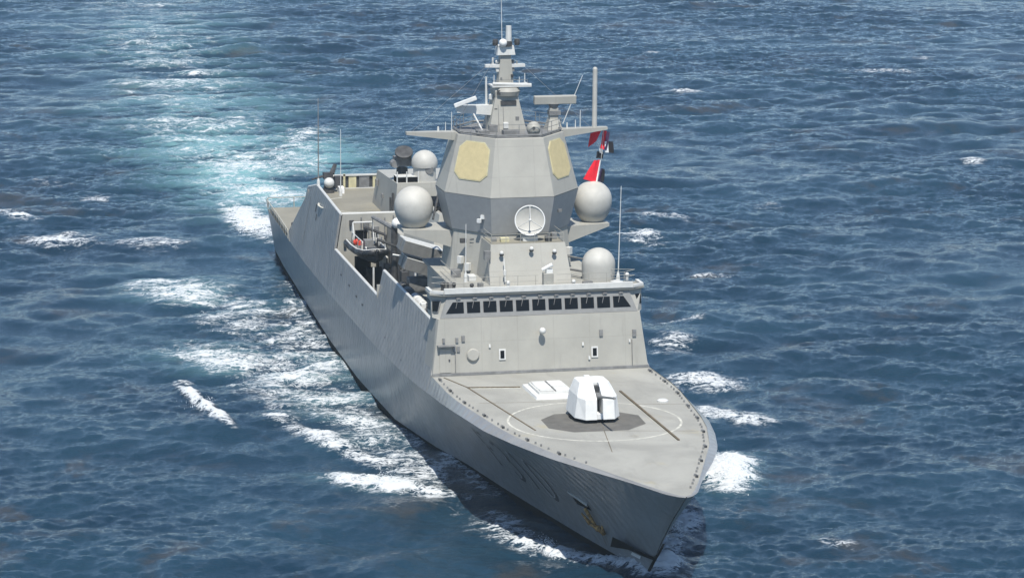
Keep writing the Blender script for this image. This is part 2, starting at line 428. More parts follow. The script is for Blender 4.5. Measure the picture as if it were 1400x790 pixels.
    nrm = np.cross(co[q[0, 1]] - co[q[0, 0]], co[q[0, 3]] - co[q[0, 0]])
    if nrm[2] < 0: q = q[:, ::-1]
    me.loops.add(nf * 4); me.loops.foreach_set('vertex_index', np.ascontiguousarray(q).ravel().astype(np.int32))
    me.polygons.add(nf); me.polygons.foreach_set('loop_start', np.arange(0, nf * 4, 4, dtype=np.int32))
    me.polygons.foreach_set('use_smooth', np.ones(nf, dtype=bool))
    me.update()
    for nm, arr in (('foam', foam), ('aerated', aer), ('wave_height', wave_h)):
        at = me.attributes.new(nm, 'FLOAT', 'POINT'); at.data.foreach_set('value', arr.ravel().astype(np.float32))
    o = bpy.data.objects.new("water", me); COL.objects.link(o)
    o['kind'] = 'structure'
    # material
    m, nt, p = new_mat("sea_water")
    P = pos(nt)
    th = math.atan2(FHy, FHx)
    foam_a = node(nt, "ShaderNodeAttribute", attribute_name='foam').outputs['Fac']
    wh = node(nt, "ShaderNodeAttribute", attribute_name='wave_height').outputs['Fac']
    aer_a = node(nt, "ShaderNodeAttribute", attribute_name='aerated').outputs['Fac']
    deep = mixc(nt, ramp(nt, noise(nt, P, 0.05, 3, 0.5), 0.35, 0.65), (0.0060, 0.0225, 0.041), (0.0115, 0.036, 0.059))
    grey_patch = ramp(nt, noise(nt, P, 0.085, 7, 0.66, 0.5), 0.55, 0.68)  # noise patches of neutral grey in the water colour
    deep = mixc(nt, math_n(nt, 'MULTIPLY', grey_patch, 0.75), deep, (0.040, 0.041, 0.041))
    an = math_n(nt, 'ADD', noise(nt, P, 0.30, 6, 0.65, 0.6, stretch=(1.5, 0.45, 1, -th)), math_n(nt, 'MULTIPLY', wh, 0.10))
    aam = math_n(nt, 'MULTIPLY', aer_a, ramp(nt, math_n(nt, 'ADD', an, math_n(nt, 'MULTIPLY', aer_a, 0.22)), 0.34, 0.74), clamp=True)
    body = mixc(nt, aam, deep, (0.155, 0.315, 0.33))
    nt.links.new(body, p.inputs['Base Color'])
    p.inputs['IOR'].default_value = 1.333
    p.inputs['Roughness'].default_value = 0.06
    # ripples finer than the sheet
    r2 = noise(nt, P, 4.5, 4, 0.62, 0.2, stretch=(1.2, 0.85, 1, -th))
    b2 = nt.nodes.new("ShaderNodeBump"); b2.inputs['Strength'].default_value = 1.0; b2.inputs['Distance'].default_value = 0.08
    nt.links.new(r2, b2.inputs['Height'])
    nt.links.new(b2.outputs[0], p.inputs['Normal'])
    # foam: lacy where thin, solid where thick
    fn = noise(nt, P, 0.42, 10, 0.70, 1.0, stretch=(1.3, 0.75, 1, -th))
    def ridge(sc, w, st):
        n_ = noise(nt, P, sc, 4, 0.6, 1.4, stretch=st)
        return math_n(nt, 'SUBTRACT', 1.0, math_n(nt, 'MULTIPLY', math_n(nt, 'ABSOLUTE', math_n(nt, 'SUBTRACT', n_, 0.5)), w), clamp=True)
    lace = math_n(nt, 'MAXIMUM', ridge(0.40, 9.0, (1.4, 0.6, 1, -th)), math_n(nt, 'MULTIPLY', ridge(1.3, 7.0, (1.3, 0.7, 1, -th)), 0.9))
    comb = math_n(nt, 'ADD', math_n(nt, 'MULTIPLY', math_n(nt, 'SUBTRACT', fn, 0.5), 3.0), math_n(nt, 'MULTIPLY', math_n(nt, 'SUBTRACT', lace, 0.5), 1.2))
    t = math_n(nt, 'ADD', math_n(nt, 'ADD', foam_a, comb), math_n(nt, 'MULTIPLY', wh, 0.13))
    fm = ramp(nt, t, 0.70, 1.55)
    has = ramp(nt, foam_a, 0.06, 0.40)
    fm = math_n(nt, 'MULTIPLY', fm, has)
    fb = nt.nodes.new("ShaderNodeBsdfPrincipled")
    fb.inputs['Base Color'].default_value = (0.54, 0.565, 0.575, 1); fb.inputs['Roughness'].default_value = 0.9
    fbump = nt.nodes.new("ShaderNodeBump"); fbump.inputs['Strength'].default_value = 0.8; fbump.inputs['Distance'].default_value = 0.25
    nt.links.new(fn, fbump.inputs['Height']); nt.links.new(fbump.outputs[0], fb.inputs['Normal'])
    mx = nt.nodes.new("ShaderNodeMixShader")
    nt.links.new(fm, mx.inputs[0]); nt.links.new(p.outputs[0], mx.inputs[1]); nt.links.new(fb.outputs[0], mx.inputs[2])
    nt.links.new(mx.outputs[0], nt.nodes["Material Output"].inputs['Surface'])
    me.materials.append(m)
    return o
build_water()
# sea air: one even box of thin haze round the camera and the whole sheet of water
hz = bpy.data.meshes.new("haze")
bx = [(-5200, -5200, -8), (5200, -5200, -8), (5200, 5200, -8), (-5200, 5200, -8), (-5200, -5200, 70), (5200, -5200, 70), (5200, 5200, 70), (-5200, 5200, 70)]
hz.from_pydata(bx, [], [(0, 3, 2, 1), (4, 5, 6, 7), (0, 1, 5, 4), (1, 2, 6, 5), (2, 3, 7, 6), (3, 0, 4, 7)])
hm = bpy.data.materials.new("sea_haze"); hm.use_nodes = True
hm.node_tree.nodes.remove(hm.node_tree.nodes["Principled BSDF"])
pv = hm.node_tree.nodes.new("ShaderNodeVolumePrincipled")
pv.inputs['Color'].default_value = (0.70, 0.88, 0.98, 1); pv.inputs['Density'].default_value = 0.00013
hm.node_tree.links.new(pv.outputs[0], hm.node_tree.nodes["Material Output"].inputs['Volume'])
hz.materials.append(hm)
ho = bpy.data.objects.new("haze", hz); COL.objects.link(ho); ho['kind'] = 'stuff'

# ------------------------------------------------------------------ the frigate: hull form (X forward from stern, Y to port, Z up)
WL = [(0, 6.0), (10, 6.65), (23, 7.25), (46, 8.3), (62.6, 8.7), (78, 8.45), (88, 7.0), (93.4, 5.8), (101.6, 4.6), (108.3, 3.45), (116, 2.08), (120.7, 1.15), (125, 0.03)]
KN = [(0, 6.8), (10, 7.2), (20, 7.7), (31, 8.25), (47, 8.7), (70, 9.1), (94, 9.2), (100, 9.25), (103, 9.12), (107, 8.9), (111.3, 8.5), (116, 7.55), (120.4, 6.4), (122, 5.85), (125, 4.65), (128.4, 3.1), (131, 2.0), (133.3, 1.1), (134.1, 0.5), (134.4, 0.03)]
KZ = [(0, 4.85), (20, 4.95), (31, 5.1), (53, 5.3), (78, 5.65), (90, 6.15), (94, 6.45), (100, 6.9), (107, 7.3), (111, 7.42), (116, 7.6), (120, 7.75), (125, 7.88), (130, 7.98), (135, 8.05)]
DKW = [(94, 8.78), (100, 8.85), (103, 8.72), (106, 8.4), (109, 8.05), (112, 7.7), (115, 7.2), (118.5, 6.3), (120.4, 5.8), (122.3, 5.1), (126, 3.7), (128, 2.95), (131, 1.8), (133, 0.95), (134, 0.42), (134.3, 0.03)]
SLOPE = [(0, .12), (31, .186), (47, .155), (70, .20), (90, .26), (94, .30)]
XEND = [(-2, 121.0), (0, 125.0), (1.7, 127.0), (3.5, 128.75), (5.7, 131.3), (7.6, 133.8), (8.1, 134.4)]
dz = lambda x: 7.64 + (x - 94) / 40 * 0.434
def hull_pt(xk, z):
    """starboard-positive half breadth and true X of station xk (deck-level X) at height z below the knuckle"""
    xe = lerp_tab(XEND, z)
    X = xk if xk <= 100 else 100 + (xk - 100) * (xe - 100) / 34.4
    x0 = lerp_tab(XEND, 0)
    Xw = xk if xk <= 100 else 100 + (xk - 100) * (x0 - 100) / 34.4
    w = lerp_tab(WL, Xw); k = lerp_tab(KN, xk); kz = lerp_tab(KZ, xk)
    f = z / kz
    if f < 0: return X, w * (1 + 0.25 * f)
    g = f ** (1.0 + 0.55 * min(1, max(0, (xk - 80) / 40)))
    return X, w + (k - w) * g
def hull_y(X, z):
    xe = lerp_tab(XEND, z)
    xk = X if X <= 100 else 100 + (X - 100) * 34.4 / (xe - 100)
    return hull_pt(xk, z)[1]
def side_y(X, z):
    return lerp_tab(KN, X) - lerp_tab(SLOPE, X) * (z - lerp_tab(KZ, X))

ship = thing("navy_frigate", (67, 0, 0), "grey naval frigate under way with a white foredeck gun and eight sided radar tower", "warship")

XS = sorted(set(list(np.arange(0, 100, 2.0)) + list(np.arange(100, 124, 1.0)) + list(np.arange(124, 134.4, 0.5)) + [134.1, 134.3, 134.4]))
hb = MB()
for sgn in (-1, 1):
    rows = []; band = []
    for x in XS:
        kz = lerp_tab(KZ, x)
        zs = [0.5 + (kz - 0.5) * t for t in (0, .12, .25, .4, .55, .7, .85, 1.0)]
        rows.append([(lambda q, z: (q[0], sgn * q[1], z))(hull_pt(x, z), z) for z in zs])
        band.append([(lambda q, z: (q[0], sgn * q[1], z))(hull_pt(x, z), z) for z in (-2, -1, 0, .25, .5)])
    hb.grid(rows, 0); hb.grid(band, 1)
    # sheer strake from the knuckle up to the forecastle deck edge
    xs2 = [x for x in XS if x >= 94]
    rows = []
    for x in xs2:
        ky, kz = lerp_tab(KN, x), lerp_tab(KZ, x); dy = min(lerp_tab(DKW, x), ky); z1 = dz(min(x, 134.4))
        xd = min(x, 134.3)
        rows.append([(x + (xd - x) * t, sgn * (ky + (dy - ky) * t), kz + (z1 + 0.06 - kz) * (t ** 0.85)) for t in (0, .35, .7, 1.0)])
    hb.grid(rows, 0)
hb.poly([(0, s * hull_pt(0, z)[1], z) for s, z in ((-1, -2), (-1, 0), (-1, 4.85), (1, 4.85), (1, 0), (1, -2))], 0)
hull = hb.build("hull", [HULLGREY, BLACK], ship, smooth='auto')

# flush upper sides: plates with real thickness, cut down at the boat bay, raked at the after end
def ztop(X, after):
    T = [(16.5, 5.0), (19.5, 6.7), (25.3, 10.3), (25.6, 11.4), (30.8, 12.4), (47.3, 12.4)]
    if X < 47.3 or (X == 47.3 and not after): return lerp_tab(T, X)
    if X < 69.7 or (X == 69.7 and not after): return 9.15
    if X <= 89.5: return lerp_tab([(69.7, 11.4), (89.5, 11.1)], X)
    return lerp_tab([(89.5, 11.1), (91.0, 10.2), (93.9, 7.75)], X)
for sgn in (-1, 1):
    b = MB()
    cols = [16.6, 18, 19.5, 21, 23, 25.3, 25.6, 27, 29, 30.8] + list(np.arange(33, 47, 2.0)) + [(47.3, 0), (47.3, 1)] + list(np.arange(49, 69, 2.0)) + [(69.7, 0), (69.7, 1)] + list(np.arange(71, 89, 2.0)) + [89.5, 91.0, 92.5, 93.9]
    outer, inner = [], []
    for c in cols:
        x, af = (c if isinstance(c, tuple) else (c, 1))
        kz = lerp_tab(KZ, x) + 0.0; zt = max(ztop(x, af), kz + 0.02)
        outer.append([(x, sgn * side_y(x, kz + (zt - kz) * t), kz + (zt - kz) * t) for t in (0, .25, .5, .75, 1)])
        inner.append([(x, sgn * (side_y(x, kz + (zt - kz) * t) - 0.28), kz + (zt - kz) * t) for t in (0, .25, .5, .75, 1)])
    b.grid(outer); b.grid(inner, flip=True)
    for i in range(len(cols) - 1): b.add([outer[i][4], outer[i + 1][4], inner[i + 1][4], inner[i][4]], [(0, 1, 2, 3)])
    for i in (0, len(cols) - 1): b.add(outer[i] + inner[i][::-1], [tuple(range(10))])
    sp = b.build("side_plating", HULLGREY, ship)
    # cap along the top edge, its pale colour paints in a sunlit edge
    c = MB()
    for seg in ([30.8, 36, 42, 47.3], [47.5, 54, 60, 65, 69.6], [69.8, 76, 82, 89.4]):
        pts = [(x, sgn * (side_y(x, ztop(x, 1 if x != 47.3 else 0)) - .14), ztop(x, 1 if x != 47.3 else 0) + .03) for x in seg]
        c.path(pts, 0.13, 6)
    c.path([(25.7, sgn * (side_y(25.7, 11.4) - .14), 11.43), (30.8, sgn * (side_y(30.8, 12.4) - .14), 12.43)], .12, 6)
    c.build("sunlit_edge_cap", LIGHT, sp)
    # vertical seam near the after end and small openings in the plating
    if sgn < 0:
        s = MB()
        for x, z0, z1, w in ((28.6, 6.2, 11.0, .12),):
            s.add([(x - w, sgn * (side_y(x, z0) + .02), z0), (x + w, sgn * (side_y(x, z0) + .02), z0), (x + w + .3, sgn * (side_y(x, z1) + .02), z1), (x - w + .3, sgn * (side_y(x, z1) + .02), z1)], [(0, 1, 2, 3)])
        s.build("plating_seam", MID, sp)
        for x, z, w, h in ((33.2, 10.6, .3, .7), (34.2, 9.9, .25, .6), (52.5, 7.8, .3, .16), (57, 7.7, .35, .16), (61, 7.5, .35, .16), (64.2, 7.4, .3, .16), (75.5, 6.9, .12, .12), (83, 6.6, .12, .12)):
            y0, y1 = side_y(x, z - h / 2) + .02, side_y(x, z + h / 2) + .02
            o = MB(); o.add([(x - w, -y0, z - h / 2), (x + w, -y0, z - h / 2), (x + w, -y1, z + h / 2), (x - w, -y1, z + h / 2)], [(0, 1, 2, 3)])
            o.build("side_scuttle", DARK, sp)

# hull number F310, low visibility outline strokes laid on the flare
def hull_surf(X, z, off): return (X, -(hull_y(X, z) + off), z)
def stroke(mb, pts, w, off=.03, dx=0, dv=0):
    P = []
    for (a, b) in zip(pts[:-1], pts[1:]):
        n = max(2, int(math.hypot(b[0] - a[0], b[1] - a[1]) / .25))
        P += [(a[0] + (b[0] - a[0]) * i / n, a[1] + (b[1] - a[1]) * i / n) for i in range(n)]
    P.append(pts[-1])
    L_, R_ = [], []
    for i, p in enumerate(P):
        a = P[max(0, i - 1)]; c = P[min(len(P) - 1, i + 1)]
        t = Vector((c[0] - a[0], c[1] - a[1])).normalized(); nn = (-t.y, t.x)
        L_.append(hull_surf(p[0] + nn[0] * w / 2 + dx, p[1] + nn[1] * w / 2 + dv, off)); R_.append(hull_surf(p[0] - nn[0] * w / 2 + dx, p[1] - nn[1] * w / 2 + dv, off))
    mb.grid([L_, R_])
def glyph(ch, x, z0, h, w):
    arc = lambda cx, cz, rx, rz, a0, a1, n=14: [(cx + rx * math.cos(R(a0 + (a1 - a0) * i / n)), cz + rz * math.sin(R(a0 + (a1 - a0) * i / n))) for i in range(n + 1)]
    if ch == 'F': return [[(x, z0), (x, z0 + h)], [(x, z0 + h), (x + w, z0 + h)], [(x, z0 + h * .55), (x + w * .75, z0 + h * .55)]]
    if ch == '3': return [arc(x + w * .45, z0 + h * .76, w * .5, h * .24, 150, -90) + arc(x + w * .45, z0 + h * .26, w * .55, h * .26, 90, -150)]
    if ch == '1': return [[(x + w * .5, z0), (x + w * .5, z0 + h)], [(x + w * .5, z0 + h), (x + w * .15, z0 + h * .8)]]
    if ch == '0': return [arc(x + w * .5, z0 + h * .5, w * .5, h * .5, 0, 360, 28)]
for ch, x, z0 in (('F', 105.2, 3.2), ('3', 108.0, 3.0), ('1', 110.6, 2.9), ('0', 113.2, 2.8)):
    d, l = MB(), MB()
    for s in glyph(ch, x, z0, 2.9, 1.6):
        stroke(d, s, .36, .03); stroke(l, s, .09, .045, -.20, .10)
    g = d.build("hull_number", plain("number_dark_grey", (.05, .052, .054), .5), hull); g['label'] = "low visibility hull character " + ch
    l.build("number_outline", plain("number_light_grey", (.42, .42, .42), .5), hull)

# anchor in its hawse, and the black stem fairing with white marks
a = MB(); a.tube(hull_surf(118.2, 4.45, .03), hull_surf(120.2, 3.95, .03), .09, .12, 8)
a.build("hawse_lip", GREY, hull)
a = MB(); a.grid([[hull_surf(x, z, .05) for x in (118.3, 119, 119.7, 120.3)] for z in (3.55, 4.05)]); a.build("hawse_recess", BLACK, hull)
a = MB()
q = lambda x, z, o=.25: Vector(hull_surf(x - .75, z - 1.25, o))
a.tube(q(120.6, 4.9), q(120.9, 3.4),   .13, .10, 8); a.tube(q(120.1, 3.6, .3), q(121.8, 3.3, .3), .11, .11, 8)
a.tube(q(120.1, 3.6, .3), q(119.6, 4.3, .35), .17, .05, 8); a.tube(q(121.8, 3.3, .3), q(122.2, 4.0, .35), .17, .05, 8); a.sphere(q(120.9, 3.45, .2), .24, 10, 6)
a.build("anchor", RUST, hull, smooth=True)
a = MB()
for x, w in ((119.9, .1), (120.4, .07)):
    a.add([hull_surf(x, 2.2, .02), hull_surf(x + w, 2.2, .02), hull_surf(x + w * .7 + .1, .9, .02), hull_surf(x + .1, .9, .02)], [(0, 1, 2, 3)])
a.build("rust_streak", plain("rust_stain", (.16, .12, .06), .8), hull)
for sgn in (-1, 1):
    a = MB()
    prof = [(1.55, 2.55, 4.2), (1.7, 2.45, 3.4), (1.85, 2.3, 2.6), (1.85, 2.15, 1.8), (1.75, 2.05, .9), (1.7, 2.0, .0)]
    lo = []; hi = []
    for z0, z1, back in prof:
        for z, L_ in ((z0, lo), (z1, hi)):
            X = lerp_tab(XEND, z) - back
            L_.append((X + .04, sgn * (hull_y(X, z) + .08 + .17 * back), z))
    a.grid([lo, hi]); a.grid([lo, [(p[0], p[1] * .5, p[2]) for p in lo]]); a.build("stem_fairing", BLACK, hull)
    a = MB()
    L2 = []
    for z in (1.25, 1.55):
        L2.append([(lerp_tab(XEND, z) - bk, sgn * (hull_y(lerp_tab(XEND, z) - bk, z) + .08), z) for bk in (2.6, 2.0, 1.4)])
    a.grid(L2); a.build("draught_mark", WHITE, hull)
a = MB(); a.path([(lerp_tab(XEND, z) + .02, 0, z) for z in (0, .8, 1.7, 2.1)], .12, 6); a.build("stem_bar", BLACK, hull)

# ------------------------------------------------------------------ forecastle deck and what is fixed to it
d = MB()
xs = [x for x in np.arange(86, 134, 1.0)] + [134.0, 134.3]
d.grid([[(x, t * lerp_tab(DKW, max(x, 94)), dz(x)) for t in (-1, -.5, 0, .5, 1)] for x in xs])
deck = d.build("forecastle_deck", DECK, ship)
def flat_ring(cx, cy, r0, r1, lift, n=72, a0=0, a1=360):
    b = MB(); rows = []
    for i in range(n + 1):
        t = R(a0 + (a1 - a0) * i / n); rows.append([(cx + r * math.cos(t), cy + r * math.sin(t), dz(cx + r * math.cos(t)) + lift) for r in (r0, r1)])
    return b.grid(rows)
flat_ring(111.4, -.25, 6.25, 6.42, .006).build("painted_circle", RING, deck)
d = MB(); d.poly([(x, y, dz(x) + .004) for x, y in ((108.6, -2.6), (110.2, -4.0), (113.0, -4.1), (114.6, -2.6), (114.7, 1.4), (113.0, 3.2), (110.2, 3.4), (108.6, 2.0))]); d.build("gun_pad", PAD, deck)
def deck_line(pts, w, mat, name, h=.03):
    b = MB()
    for (x0, y0), (x1, y1) in zip(pts[:-1], pts[1:]):
        t = Vector((x1 - x0, y1 - y0)).normalized(); n = Vector((-t.y, t.x)) * w / 2
        b.ring_prism([[(x0 + n.x, y0 + n.y, dz(x0) + z), (x1 + n.x, y1 + n.y, dz(x1) + z), (x1 - n.x, y1 - n.y, dz(x1) + z), (x0 - n.x, y0 - n.y, dz(x0) + z)] for z in (.002, h)])
    return b.build(name, mat, deck)
deck_line([(102.1, 4.2), (118.6, 4.05)], .16, LINE, "deck_rail", .09)
deck_line([(94.6, -7.9), (98.3, -6.9), (113.5, -5.2)], .12, LINE, "deck_line")
deck_line([(98.5, -6.9), (99.1, -2.9)], .16, LINE, "deck_line", .06); deck_line([(98.75, -6.9), (99.35, -2.9)], .10, RING, "deck_line", .02)
deck_line([(103.9, -7.2), (104.8, 1.0)], .05, LINE, "deck_seam", .004); deck_line([(114, -3.2), (116.0, 6.3)], .05, LINE, "deck_seam", .004)
deck_line([(112.5, 0), (121, -1.5)], .06, LINE, "deck_seam", .004); deck_line([(106.5, 3.6), (107.3, 7.9)], .05, LINE, "deck_seam", .004)
for sgn in (-1, 1):
    for i in range(36):
        x = 95.0 + i * 1.06 + (.25 if i % 3 == 0 else 0)
        if sgn < 0 and x > 124.0: break
        y = sgn * (lerp_tab(DKW, x) - .38)
        b = MB(); k = .08 if i % 4 else .12
        b.tube((x, y, dz(x)), (x, y, dz(x) + .16), k, k * .8, 8)
        b.build("deck_fitting", MID, deck)
        if i % 4 == 0:
            b = MB(); b.tube((x + .4, y, dz(x)), (x + .4, y, dz(x) + .16), .11, .11, 8); b.build("deck_fitting", DARK, deck)
b = MB(); b.lathe((106.2, 6.4, dz(106.2)), [(.42, 0), (.42, .12), (.3, .2), (.05, .22)], 16); b.build("deck_vent", LIGHT, deck)

# vertical launcher
b = MB(); b.ring_prism([[(99.0, -2.75, dz(99)), (103.7, -2.75, dz(103.7)), (103.7, .55, dz(103.7)), (99, .55, dz(99))], [(99.05, -2.7, dz(99) + .22), (103.65, -2.7, dz(103) + .22), (103.65, .5, dz(103) + .22), (99.05, .5, dz(99) + .22)]])
vl = b.build("vertical_launcher", WHITE, ship)
b = MB(); b.box(99.4, 102.9, -2.35, .25, dz(101) + .2, dz(101) + .42); b.build("launcher_coaming", LIGHT, vl)
for r in range(2):
    for c in range(4):
        x0 = 99.55 + c * .82; y0 = -2.2 + r * 1.22
        b = MB(); b.box(x0, x0 + .7, y0, y0 + 1.06, dz(101) + .42, dz(101) + .52); b.build("cell_hatch", WHITE if (r + c) % 3 else LIGHT, vl, bevel=.03)
b = MB(); b.box(99.5, 102.85, -1.06, -1.0, dz(101) + .42, dz(101) + .49); b.build("hatch_gap", MID, vl)

# gun turret
gz = dz(109)
def half(y0s, s):
    return [[(111.55, s * .24 - .2, gz + .30), (111.55, s * 1.25 - .2, gz + .30), (110.6, s * 1.95 - .2, gz + .30), (107.8, s * 1.9 - .2, gz + .30), (106.9, s * 1.1 - .2, gz + .30), (106.9, s * .24 - .2, gz + .30)],
            [(111.35, s * .24 - .2, gz + 1.8), (111.35, s * 1.2 - .2, gz + 1.8), (110.5, s * 1.7 - .2, gz + 1.85), (107.9, s * 1.65 - .2, gz + 1.85), (107.2, s * .9 - .2, gz + 1.95), (107.2, s * .24 - .2, gz + 1.95)],
            [(110.1, s * .24 - .2, gz + 2.75), (110.1, s * 1.0 - .2, gz + 2.75), (109.6, s * 1.25 - .2, gz + 2.75), (108.0, s * 1.25 - .2, gz + 2.75), (107.6, s * .9 - .2, gz + 2.7), (107.6, s * .24 - .2, gz + 2.7)]]
b = MB()
for s in (-1, 1): b.ring_prism(half(None, s))
b.box(107.25, 109.7, -.44, .04, gz + .3, gz + 2.73); b.box(110.6, 111.45, -.44, .04, gz + .3, gz + .75)
gun = b.build("gun_turret", WHITE, ship, bevel=.05)
b = MB(); b.lathe((109.3, -.2, gz), [(2.0, 0), (2.0, .16), (1.75, .3)], 28); b.build("turret_ring", BLACK, gun)
b = MB(); b.box(109.7, 110.3, -.435, .035, gz + .3, gz + 2.5); b.build("gun_slot", DARK, gun)
b = MB(); b.lathe((109.9, -.2, gz + 1.75), [(.27, 0), (.27, .9), (.21, 1.2)], 14, (1, 0, .18)); b.build("gun_cradle", MID, gun, smooth='auto')
b = MB(); b.lathe((110.9, -.2, gz + 1.9), [(.15, 0), (.11, .6), (.075, 4.2), (.10, 4.25), (.10, 4.6)], 12, (1, 0, .20)); b.build("gun_barrel", MID, gun, smooth='auto')
for me_ in [gun.data] + [c_.data for c_ in gun.children]:      # narrower, upright housing
    for v_ in me_.vertices: v_.co.y = -.2 + (v_.co.y + .2) * .88
gun.location.x += .75; gun.location.y += .15

# ------------------------------------------------------------------ bridge block
zb = lambda x: dz(x)
br = MB()
Fb, Ft = (94.0, 8.78, 7.64), (93.3, 8.15, 12.35)
# rings from deck to sill, then pilot house with canted corners, then roof edge
def oct_ring(xf, yf, xs_, ys, xb, z): return [(xf, -yf, z), (xf, yf, z), (xs_, ys, z), (xb, ys, z), (xb, -ys, z), (xs_, -ys, z)]
br.box(80.0, 90.9, -6.2, 6.2, 7.7, 13.72)
br.ring_prism([oct_ring(94.0, 8.70, 93.85, 8.74, 90.9, 7.64), oct_ring(93.4, 8.1, 93.0, 8.2, 90.9, 12.03), oct_ring(93.22, 7.95, 92.6, 8.45, 90.9, 12.04), oct_ring(92.75, 7.3, 92.3, 8.5, 90.9, 13.72)])
bridge = br.build("bridge", GREY, ship)
def band(t, y):        # point on the raked front window band: t 0..1 sill to head
    return (93.2 + (92.75 - 93.2) * t + .03, y, 12.36 + (13.72 - 12.36) * t)
b = MB(); b.ring_prism([[(93.22, -7.95, 12.06), (93.22, 7.95, 12.06), (92.76, 7.32, 13.70), (92.76, -7.32, 13.70)], [(93.30, -7.95, 12.06), (93.30, 7.95, 12.06), (92.86, 7.32, 13.70), (92.86, -7.32, 13.70)]])
b.build("window_band", BANDG, bridge)
def band2(t, y, o=.0): return (93.30 + (92.86 - 93.30) * t + o, y, 12.06 + 1.64 * t)
nw = 11
for i in range(nw):
    y0 = -7.2 + i * 14.4 / nw + .11; y1 = y0 + 14.4 / nw - .26
    a0, a1, c0, c1 = y0, y1, y0, y1
    if i == 0: a0 -= .38; c0 += .2
    if i == nw - 1: a1 += .38; c1 -= .2
    b = MB(); b.ring_prism([[band2(.22, a0, o), band2(.22, a1, o), band2(.73, c1, o), band2(.73, c0, o)] for o in (.0, .03)])
    w = b.build("bridge_window", GLASSM, bridge)
    b = MB(); ym = (y0 + y1) / 2
    b.tube(band2(.97, ym + .1, .10), band2(.45, ym - .12, .08), .035, .02, 5); b.obox(band2(.90, ym + .12, .08), (.12, .34, .12))
    b.build("window_wiper", MID, w)
for s in (-1, 1):      # canted corner windows
    P = lambda u, t: (93.22 + (92.6 - 93.22) * u + ((92.75 - 93.22) * (1 - u) + (92.3 - 92.6) * u) * t, s * (7.95 + (8.45 - 7.95) * u + ((7.3 - 7.95) * (1 - u) + (8.5 - 8.45) * u) * t), 12.04 + 1.68 * t)
    nrm = Vector((1.0, s * 1.0, .3)).normalized() * .08
    pts = [P(.40, .30), P(.88, .30), P(.88, .76), P(.36, .76)]
    b = MB(); b.ring_prism([pts, [tuple(Vector(p) + nrm) for p in pts]]); b.build("corner_window", GLASSM, bridge)
    b = MB(); b.ring_prism([[P(u, t) for u, t in ((.34, .24), (.93, .24), (.93, .82), (.30, .82))], [tuple(Vector(P(u, t)) + nrm * .35) for u, t in ((.34, .24), (.93, .24), (.93, .82), (.30, .82))]]); b.build("window_frame", MID, bridge)
    # side door recess and wing gear along the pilot-house side
    b = MB(); b.box(91.1, 91.9, s * 8.49 - .02, s * 8.49 + .02, 12.5, 13.3); b.build("wing_opening", DARK, bridge)
# roof slab and its low parapet
rf = MB()
rr = lambda z, o: [(93.0 + o, -7.6, z), (93.0 + o, 7.6, z), (92.5 + o, 8.55 + o, z), (90.8, 8.55 + o, z), (90.2, 6.4, z), (78.0, 6.2, z), (78.0, -6.2, z), (90.2, -6.4, z), (90.8, -8.55 - o, z), (92.5 + o, -8.55 - o, z)]
rf.ring_prism([rr(13.72, 0), rr(13.80, .10), rr(13.95, .10)])
roof = rf.build("bridge_roof", DECK, ship)
b = MB()
pr = [(90.9, -8.5), (92.5, -8.5), (93.05, -7.6), (93.05, 7.6), (92.5, 8.5), (90.9, 8.5)]
for (x0, y0), (x1, y1) in zip(pr[:-1], pr[1:]):
    t = Vector((x1 - x0, y1 - y0)).normalized(); n = Vector((-t.y, t.x)) * .12
    hh = .42 if abs(y0 - y1) > 3 else .2
    b.ring_prism([[(x0 + n.x, y0 + n.y, z), (x1 + n.x, y1 + n.y, z), (x1 - n.x, y1 - n.y, z), (x0 - n.x, y0 - n.y, z)] for z in (13.953, 13.95 + hh)])
b.build("roof_parapet", LIGHT, roof)
# small fittings on the bridge front
def bf(y, z, o=0): return (94.0 + (93.35 - 94.0) * (z - 7.64) / 4.71 + o, y, z)
def front_plate(name, y0, y1, z0, z1, mat, o0=.02, o1=.06, parent=bridge, bev=0):
    b = MB(); b.ring_prism([[bf(y0, z0, o), bf(y1, z0, o), bf(y1, z1, o), bf(y0, z1, o)] for o in (o0, o1)]); return b.build(name, mat, parent, bevel=bev)
dr = front_plate("bridge_door", -8.1, -7.2, 7.9, 9.75, GREY, .02, .07, bev=.02)
front_plate("door_handle", -7.4, -7.28, 8.8, 8.95, DARK, .08, .13, dr)
front_plate("door_hood", -8.3, -6.9, 10.0, 10.07, MID, -.02, .5)
for (y, z) in ((-3.1, 9.15), (4.35, 9.05)):
    f = front_plate("scuttle_frame", y - .27, y + .27, z - .42, z + .42, LIGHT, .02, .08)
    front_plate("scuttle_pane", y - .16, y + .16, z - .3, z + .3, GLASSM, .081, .10, f)
b = MB(); b.lathe(bf(-5.45, 9.2, .0), [(.5, 0), (.5, .14), (.42, .22)], 20, (1, 0, .14)); b.build("vent_cover", GREY, bridge, smooth='auto')
b = MB(); b.lathe(bf(.05, 10.9), [(.12, 0), (.12, .5)], 10, (1, 0, .0)); b.sphere(bf(.05, 10.95, .55), .27, 12, 8); b.build("floodlight", LIGHT, bridge, smooth='auto')
for y, z, sz in ((-6.9, 9.7, .2), (-6.6, 9.7, .2), (-6.7, 10.4, .18), (-6.2, 10.5, .22), (-4.1, 9.85, .12), (3.4, 9.7, .12), (4.9, 10.5, .24), (7.6, 10.4, .26), (3.9, 8.6, .12), (-7.75, 10.4, .16), (7.2, 9.8, .1)):
    front_plate("wall_fitting", y - sz * .6, y + sz * .6, z - sz, z + sz, MID if sz > .13 else LIGHT, .01, .12)
for y in (-6.85, 7.4):
    b = MB(); b.path([bf(y, 7.7, .06), bf(y, 9.9, .06)], .035, 5); b.build("wall_pipe", MID, bridge)
